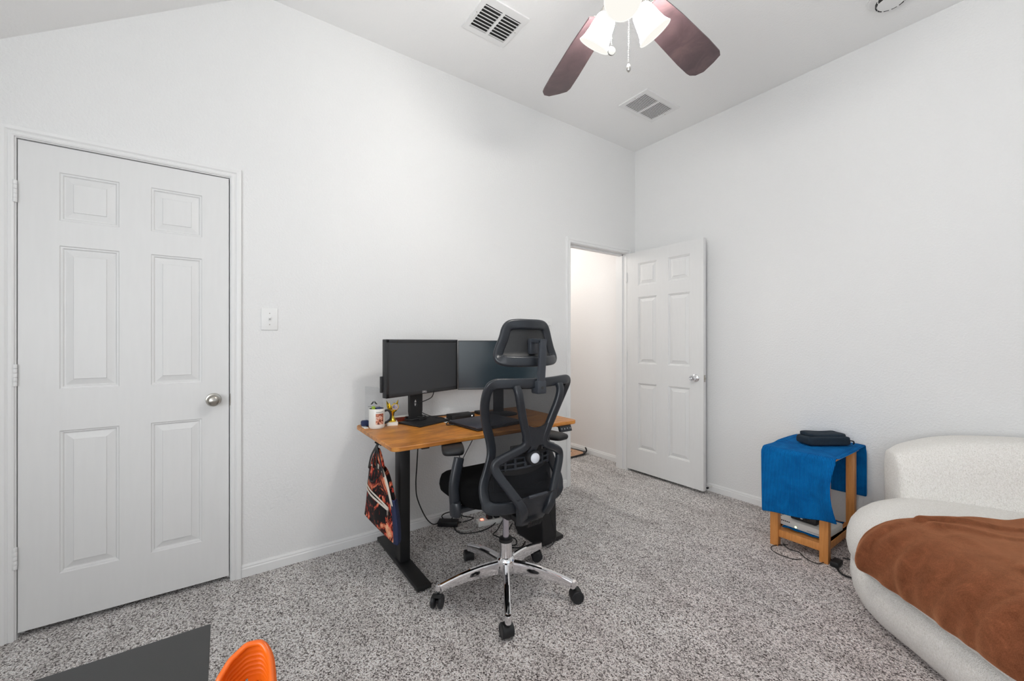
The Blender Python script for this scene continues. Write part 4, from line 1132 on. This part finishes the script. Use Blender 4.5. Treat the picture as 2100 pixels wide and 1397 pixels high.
# towel draped over the table: front fall, top, rear fall
b = MB(); rows = []
prof = []           # (y, z) along the cloth
for k in range(17): prof.append((-.589, .205 + (.565 - .205) * k / 16, 'f', k / 16))
for k in range(1, 6):
    a = PI / 2 * k / 5; prof.append((-.589 + .024 * (1 - math.cos(a)) , .565 + .022 * math.sin(a), 'c', 1))
for k in range(1, 13): prof.append((-.565 + (.505) * k / 12, .5865, 't', k / 12))
for k in range(1, 5):
    a = PI / 2 * k / 4; prof.append((-.060 + .016 * math.sin(a), .5865 - .02 * (1 - math.cos(a)), 'c', 1))
for k in range(1, 11): prof.append((-.044, .566 - .30 * k / 10, 'r', k / 10))
nx = 30
for (y, z_, kind, f) in prof:
    row = []
    for i in range(nx + 1):
        u = i / nx
        xl, xr = 1.392, 1.752
        if kind == 'f':
            xr = 1.752 + .020 * (1 - f) - .016 * math.sin(PI * f) + .006 * max(0, f - .72) / .28
            xl = 1.388 + .014 * (1 - f)
        elif kind == 'c': xr = 1.756 if y < -.3 else 1.75
        elif kind == 't':
            xr = 1.756 - .006 * f + .004 * math.sin(PI * f)
            xl = 1.390 + .012 * math.sin(PI * f) - .006 * f
        x = xl + (xr - xl) * u
        yy, zz = y, z_
        if kind == 'f':
            fall = 1 - f
            yy += -.010 * math.sin(6.2 * u + .6) * fall ** .7 - .016 * fall - .030 * math.exp(-((u - .93) / .10) ** 2) * math.sin(PI * f) ** .8
            zz += .046 * u * fall + .005 * math.sin(9 * u) * fall
            if u > .9: yy += -.012 * (u - .9) * 10 * math.sin(PI * f)
        if kind == 't' and u < .12 and .25 < f < 1: zz += .012 * math.sin(PI * f) * (1 - u / .12)
        if kind == 't' and u > .92: zz -= .008 * (u - .92) / .08
        if kind == 't' and f > .8 and .05 < u < .3: zz += .012 * math.sin(PI * (f - .8) / .2)
        if kind == 'r': yy += .008 * math.sin(8 * u)
        row.append(Vector((x, yy, zz)))
    rows.append(row)
b.grid(rows)
tag(mesh_obj('towel', b, M['towel'], loc=(1.57, -.33, .59), solid=.005, sub=1, angle=180), 'blue ribbed towel draped over the small side table', 'towel')

# folded dark garment on the towel
t = thing('folded_garment', 'folded blue-black garment on top of the blue towel', 'garment', (1.60, -.25, .60))
RG = Matrix.Translation((1.597, -.255, .597)) @ Matrix.Rotation(math.radians(57), 4, 'Z')
sq = [(math.copysign(abs(p) ** .55, p), math.copysign(abs(q) ** .55, q)) for p, q in out]
def pillow(hx_, hy_, z0_, z1_, seed, amp):
    rings = []
    for k, f in ((.95, 0), (.99, .08), (1.0, .35), (1.0, .68), (.985, .88), (.93, 1.0), (.6, 1.02), (.1, 1.02)):
        ring = []
        for p, q in sq:
            v_ = Vector((p * hx_ * k, q * hy_ * k, z0_ + (z1_ - z0_) * f))
            nz = noise.noise(Vector((v_.x * 16 + seed, v_.y * 16, v_.z * 22)))
            v_ += Vector((p * nz * amp, q * nz * amp, nz * amp * .8 * (f > .5)))
            ring.append(RG @ v_)
        rings.append(ring)
    b_ = MB(); b_.loft(rings); return b_
mesh_obj('lower_fold', pillow(.132, .062, 0, .050, 1.0, .006), M['dark_cloth'], t, sub=1, angle=180)
mesh_obj('upper_fold', pillow(.112, .046, .046, .066, 5.0, .014), M['dark_cloth'], t, sub=1, angle=180)
b = MB(); b.tube([RG @ Vector(p) for p in cr([(.10, -.055, .03), (.135, -.06, .026), (.15, -.05, .010), (.155, -.04, .004)], 5)], .004, 6); mesh_obj('drawcord', b, M['dark_cloth'], t)
# cables by the table
for lab, pts, r in (('thin black cable looping on the carpet in front of the side table', [(1.50, -.50, .006), (1.452, -.585, .005), (1.47, -.645, .005), (1.53, -.665, .005), (1.585, -.655, .005), (1.61, -.62, .005)], .0022),
                    ('thin black cable under the side table', [(1.47, -.50, .005), (1.52, -.55, .005), (1.57, -.545, .005), (1.62, -.59, .005), (1.68, -.60, .005), (1.70, -.52, .005)], .0022),
                    ('thick black cord between the side table and the sofa', [(1.70, -.50, .02), (1.75, -.56, .01), (1.79, -.62, .008), (1.84, -.62, .008), (1.90, -.56, .008), (1.96, -.50, .008)], .005),
                    ('thin black cable behind the side table by the sofa', [(1.74, -.42, .006), (1.80, -.40, .006), (1.86, -.44, .006), (1.93, -.42, .006)], .003)):
    cord('floor_cable', lab, pts, r, None, 'cables under the side table')
b = MB(); b.box(1.725, 1.765, -.575, -.50, .004, .032, .006, M=Matrix.Identity(4))
tag(mesh_obj('plug_adapter', b, M['matte_black'], loc=(1.745, -.54, 0)), 'black plug adapter on the carpet beside the side table leg', 'power adapter')
cord('router_cable', 'black cable rising behind the white network box', [(1.49, -.27, .15), (1.49, -.22, .20), (1.492, -.16, .28), (1.492, -.10, .33)], .003, None, 'cables under the side table')

# ------------------------------------------------------------------ sofa
OUT = cr([(1.935, -.44, 0), (1.860, -.66, 0), (1.875, -.86, 0), (1.955, -1.02, 0), (2.125, -1.165, 0), (2.315, -1.335, 0), (2.46, -1.462, 0), (2.72, -1.62, 0), (3.05, -1.68, 0), (3.36, -1.50, 0), (3.50, -1.1, 0), (3.50, -.6, 0), (3.36, -.22, 0), (2.9, -.12, 0), (2.4, -.14, 0), (2.1, -.24, 0)], 8, closed=True)
NO = len(OUT)
def onormal(i):
    tt = (OUT[(i + 2) % NO] - OUT[i - 2]).normalized(); return Vector((tt.y, -tt.x, 0)) * -1
sgn = 1
ctr = Vector((2.75, -.85, 0))
if (ctr - OUT[10]).dot(onormal(10)) < 0: sgn = -1
def inset(i, d):
    p = OUT[i] + onormal(i) * sgn * d
    return p
def sofa_ring(d, z_):
    return [inset(i, d) + Vector((0, 0, z_)) for i in range(NO)]
sofa = thing('sofa', 'curved cream boucle sofa with a rounded seat beside the side table', 'sofa', (2.7, -.8, 0))
b = MB(); b.loft([sofa_ring(d, z_) for d, z_ in ((.14, .0), (.100, .006), (.075, .025), (.045, .06), (.024, .105), (.014, .16), (.016, .205), (.026, .224), (.06, .228))])
mesh_obj('base', b, M['boucle'], sofa, angle=180)
SEAT = [(.06, .2285), (.030, .230), (.018, .240), (.006, .265), (.0, .30), (.002, .335), (.012, .370), (.032, .403), (.062, .431), (.10, .452), (.145, .465), (.20, .472)]
def shrink(f, z_):
    return [(inset(i, .20)).lerp(ctr, f) + Vector((0, 0, z_)) for i in range(NO)]
b = MB(); b.loft([sofa_ring(d, z_) for d, z_ in SEAT] + [shrink(.3, .474), shrink(.65, .474), shrink(.93, .474)])
mesh_obj('seat', b, M['boucle'], sofa, angle=180)
# backrest
FR = cr([(2.01, -.555, .655), (2.09, -.535, .690), (2.22, -.475, .738), (2.40, -.415, .768), (2.70, -.365, .782), (3.05, -.37, .778), (3.30, -.44, .74), (3.40, -.52, .68)], 6)
RE = cr([(1.905, -.40, .64), (1.945, -.27, .676), (2.08, -.16, .724), (2.36, -.085, .755), (2.70, -.06, .77), (3.10, -.07, .765), (3.42, -.16, .73), (3.50, -.32, .67)], 6)
rings = []
nb = len(FR)
prof = rrect(2, 2, .52, 5)
for k in range(nb):
    f, r_ = FR[k], RE[k]
    e = 1.0
    dist = min(k, nb - 1 - k)
    sh = [.80, .92, .97, .99][dist] if dist < 4 else 1
    top = f.z; bot = .20
    ring = []
    for p, q in prof:
        m_ = (Vector((f.x, f.y, 0)) + Vector((r_.x, r_.y, 0))) / 2
        hv = (Vector((f.x, f.y, 0)) - Vector((r_.x, r_.y, 0))) / 2
        zc, zh = (top + bot) / 2, (top - bot) / 2
        lean = -.035 * max(0, q)
        ring.append(m_ + hv * (p * sh * (1 - .12 * max(0, q))) - hv.normalized() * .03 * max(0, q) + Vector((0, 0, zc + zh * q * (1 if q < 0 else (.985 if sh < 1 else 1)))))
    rings.append(ring)
b = MB(); b.loft(rings); mesh_obj('backrest', b, M['boucle'], sofa, sub=1, angle=180)

# blanket: hangs over the side of the seat and lies across it
def near_idx(x, y): return min(range(NO), key=lambda i: (OUT[i] - Vector((x, y, 0))).length)
i0 = near_idx(1.985, -1.045); i1 = near_idx(3.05, -1.68)
SEG = []
for k in range(i0, i1): SEG.append(k)
cl = [(d, z_) for d, z_ in SEAT[3:]]
rows = []
nU = (i1 - i0) * 4
for u in range(nU + 1):
    fi = i0 + u / 4; ia = int(fi) % NO; fb = fi - int(fi)
    row = []
    uu = u / nU
    pin = None
    prof_ = []
    zb = .272 - .02 * math.sin(uu * 9) * .4 + .012 * math.exp(-uu * 30)
    ds = []
    # densify the profile
    for q in range(len(cl) - 1):
        for s in range(2):
            f = s / 2; ds.append((cl[q][0] + (cl[q + 1][0] - cl[q][0]) * f, cl[q][1] + (cl[q + 1][1] - cl[q][1]) * f))
    ds.append(cl[-1])
    for d, z_ in ds:
        if z_ < zb: z_ = zb - (.3 - z_) * .02
        pa = inset(ia, d - .012).lerp(inset((ia + 1) % NO, d - .012), fb)
        hang = max(0, (.36 - z_) / .1)
        nrm = (onormal(ia) * -sgn)
        wr = .016 * noise.noise(Vector((uu * 16, z_ * 7, 3))) + .020 * max(0, noise.noise(Vector((uu * 8 + z_ * 7, 1.5, 8)))) * min(1, hang + .3)
        fold = .016 * math.exp(-(((uu - .035) / .018) ** 2)) + .007 * math.exp(-(((uu - .20 + .25 * (z_ - .3)) / .020) ** 2)) + .005 * math.exp(-(((uu - .46 + .3 * (z_ - .3)) / .024) ** 2))
        p = pa + nrm * (.006 + fold + max(0, wr) + .006 * hang) + Vector((0, 0, z_ + .010))
        row.append(p)
    last = row[-1]
    dirn = Vector((.63, .777, 0))
    L_ = max(.2, min(.86, (-.55 - last.y) / .777))
    for s in range(1, 37):
        f = s / 36
        p = last + dirn * (L_ * f)
        h1 = .9 * noise.noise(Vector((p.x * 4, p.y * 4, .3))) + .7 * noise.noise(Vector((p.x * 10, p.y * 6, 4)))
        ridge = .024 * math.exp(-(((uu - .035 - .16 * f ** 1.3) / .017) ** 2)) * math.exp(-f * 1.1) + .015 * math.exp(-(((uu - .075 - .30 * f) / .018) ** 2)) * math.exp(-f * 1.6) + .010 * math.exp(-(((uu - .34 - .10 * f) / .02) ** 2)) * math.exp(-f * 3)
        p.z = .474 + .011 + max(-.003, .016 * h1) + ridge
        row.append(p)
    rows.append(row)
b = MB(); b.grid(rows)
tag(mesh_obj('blanket', b, M['fleece'], loc=(2.4, -1.1, .48), solid=-.009, sub=1, angle=180), 'brown fleece blanket spread over the sofa seat and hanging over its side', 'blanket')
# stitched hem
b = MB(); b.tube([r[0] + Vector((0, 0, .004)) for r in rows], .006, 6)
hem = mesh_obj('hem', b, M['fleece'], bpy.data.objects['blanket'], angle=180)

# ------------------------------------------------------------------ rug in the hall
t = thing('hall_rug', 'patterned rug with black border and curled corner in the hallway', 'rug', (-1.1, -.5, 0))
pts = []
x1, y1, r = -.575, -.035, .08
def rug_edge(inn):
    e = [(-1.6, -1.0), (x1 - inn, -1.0)]
    e = []
    rr_ = r - inn * .5
    for i in range(9):
        a = PI / 2 * i / 8
        e.append((x1 - inn - rr_ + rr_ * math.cos(a), y1 - inn - rr_ + rr_ * math.sin(a)))
    return [(-1.6, -1.0 + inn), (x1 - inn, -1.0 + inn), (x1 - inn, -.5)] + e + [(-1.0, y1 - inn), (-1.6, y1 - inn)]
def lift(x, y):
    d = max(0, (x - x1) + (y - y1) + .20)
    return .004 + .9 * d * d
A, B_ = rug_edge(0), rug_edge(.022)
b = MB(); b.loft([[Vector((x, y, lift(x, y) - .003)) for x, y in A], [Vector((x, y, lift(x, y) + .006)) for x, y in A], [Vector((x, y, lift(x, y) + .006)) for x, y in B_]], cap0=True, cap1=False)
mesh_obj('border', b, M['matte_black'], t)
b = MB(); n = len(B_); b.add([Vector((x, y, lift(x, y) + .0055)) for x, y in B_], [list(range(n))])
mesh_obj('field', b, M['rug'], t, smooth=False)
b = MB(); b.tube(cr([(-.605, -.060, .018), (-.598, -.050, .040), (-.610, -.046, .060), (-.622, -.045, .066)], 5), .008, 8)
mesh_obj('curled_corner', b, M['matte_black'], t)

# ------------------------------------------------------------------ dark table and orange chair close to the camera
t = thing('dining_table', 'low dark grey flat-topped table beside the orange chair', 'table', (2.02, -3.85, 0))
b = MB(); b.box(1.652, 2.40, -4.42, -3.272, .716, .731, .001); mesh_obj('tabletop', b, M['table_top'], t)
b = MB(); b.box(1.654, 2.398, -4.418, -3.2745, .70, .7155, .001); mesh_obj('edge_band', b, M['table_edge'], t)['label'] = 'pale grey underside edge'
for x in (1.70, 2.31):
    for y in (-4.36, -3.34):
        b = MB(); b.box(x, x + .04, y, y + .04, 0, .70, .003); mesh_obj('leg', b, M['table_edge'], t)
b = MB(); b.box(1.715, 2.335, -3.335, -3.305, .64, .70, .002); b.box(1.715, 2.335, -4.355, -4.325, .64, .70, .002); mesh_obj('apron', b, M['table_edge'], t)

oc = thing('plastic_chair', 'orange plastic chair with perforated rounded back tucked at the dark table', 'chair', (2.1, -3.12, 0))
# shell back: C shaped in plan, wrapping towards the table at its far end
PLAN = cr([(1.874, -3.262, 0), (1.862, -3.248, 0), (1.856, -3.226, 0), (1.864, -3.207, 0), (1.90, -3.2015, 0), (2.0, -3.209, 0), (2.1, -3.2175, 0), (2.22, -3.229, 0), (2.32, -3.245, 0), (2.345, -3.258, 0)], 8)
npn = len(PLAN)
def ztop(s):
    return lerp([0, .06, .14, .22, .30, .40, .5, .7, 1], [.766, .778, .790, .798, .797, .786, .78, .78, .74], s)
rows = []
DEP = [k * .0022 for k in range(40)] + [.086 + .03 * k for k in range(1, 10)]
for i, p in enumerate(PLAN):
    s = i / (npn - 1)
    zt = ztop(s); row = []
    tt = (PLAN[min(i + 1, npn - 1)] - PLAN[max(i - 1, 0)]).normalized(); nn = Vector((-tt.y, tt.x, 0))
    for dd in DEP:
        groove = .0011 * math.cos(dd / .0066 * 2 * PI) if .010 < dd < .044 else 0
        row.append(Vector((p.x, p.y, zt - dd)) + nn * groove)
    rows.append(row)
b = MB(); vs_ = [p for r_ in rows for p in r_]; nd = len(DEP); fs_ = []
for i in range(npn - 1):
    for k in range(nd - 1):
        dd = DEP[k]
        if 9 <= i <= 15 and .046 < dd - .0016 * (15 - i) < .30: continue            # slot in the back
        if 20 <= i <= 34 and i % 2 == 0 and k % 2 == 0 and .050 < dd < .080: continue  # perforations
        fs_.append((i * nd + k, (i + 1) * nd + k, (i + 1) * nd + k + 1, i * nd + k + 1))
b.add(vs_, fs_); mesh_obj('back_shell', b, M['orange'], oc, solid=.005, angle=180)
b = MB(); b.tube([Vector((p.x, p.y, ztop(i / (npn - 1)))) for i, p in enumerate(PLAN)], .004, 8); mesh_obj('rim', b, M['orange'], oc, angle=180)
b = MB(); b.box(1.90, 2.28, -3.50, -3.21, .40, .425, .012, 3); mesh_obj('seat', b, M['orange'], oc)
for x in (1.93, 2.26):
    for y in (-3.46, -3.18):
        b = MB(); b.tube([(x, y, .41), (x + (.02 if x > 2.1 else -.02), y + (.02 if y > -3.3 else -.02), .0)], .012, 10); mesh_obj('leg', b, M['cyl'], oc)

# ------------------------------------------------------------------ lights
def area(name, loc, rot, sx, sy, e, c):
    li = bpy.data.lights.new(name, 'AREA'); li.shape = 'RECTANGLE'; li.size = sx; li.size_y = sy; li.energy = e; li.color = c
    o_ = bpy.data.objects.new(name, li); COL.objects.link(o_); o_.location = loc; o_.rotation_euler = rot
    return o_
area('rear_window_fill', ((WIN1[0] + WIN1[1]) / 2, RY - .02, (WIN1[2] + WIN1[3]) / 2), (PI / 2 + .24, 0, 0), 1.4, 1.05, 47, (.965, .985, 1))  # added fill at the unseen window, tilted up to brighten the ceiling
area('daylight_side_window', (RX + .02, (WIN2[0] + WIN2[1]) / 2, (WIN2[2] + WIN2[3]) / 2), (PI / 2 + .5, 0, PI / 2), 1.45, 1.15, 1.5, (.965, .985, 1))
t = thing('hall_fill_lamp', 'unseen round lamp added to light the hallway beyond the doorway', 'ceiling lamp', (-.95, -.8, 2.44))  # lamp added out of view to brighten the hallway
b = MB(); b.lathe([(0, 0), (.13, 0), (.12, -.05), (.07, -.08), (0, -.085)], Matrix.Translation((-.95, -.8, 2.44)), 28); mesh_obj('glass_dome', b, emit('lit_dome', (1, .97, .92, 1), 4.0), t)
li = bpy.data.lights.new('hall_fill_bulb', 'POINT'); li.energy = 15; li.color = (1, .95, .90); li.shadow_soft_size = .1
lo2 = bpy.data.objects.new('hall_fill_bulb', li); COL.objects.link(lo2); lo2.location = (-.95, -.8, 2.22)

wd = bpy.data.worlds.new('sky'); SC.world = wd; wd.use_nodes = True
bg = wd.node_tree.nodes['Background']; bg.inputs['Color'].default_value = (.82, .91, 1, 1); bg.inputs['Strength'].default_value = 1.0

# ------------------------------------------------------------------ camera
cam = bpy.data.cameras.new('camera'); co = bpy.data.objects.new('camera', cam); COL.objects.link(co)
cam.sensor_width = 36; cam.lens = 834 / 2100 * 36; cam.shift_y = 2.5 / 2100; cam.clip_start = .02
co.location = (2.53, -3.253, 1.22); co.rotation_euler = (PI / 2, 0, math.atan2(2228 - 1050, 834))
SC.camera = co
SC.view_settings.view_transform = 'Standard'; SC.view_settings.look = 'None'; SC.view_settings.gamma = 1; SC.view_settings.use_curve_mapping = False
SC.view_settings.exposure = 0.11
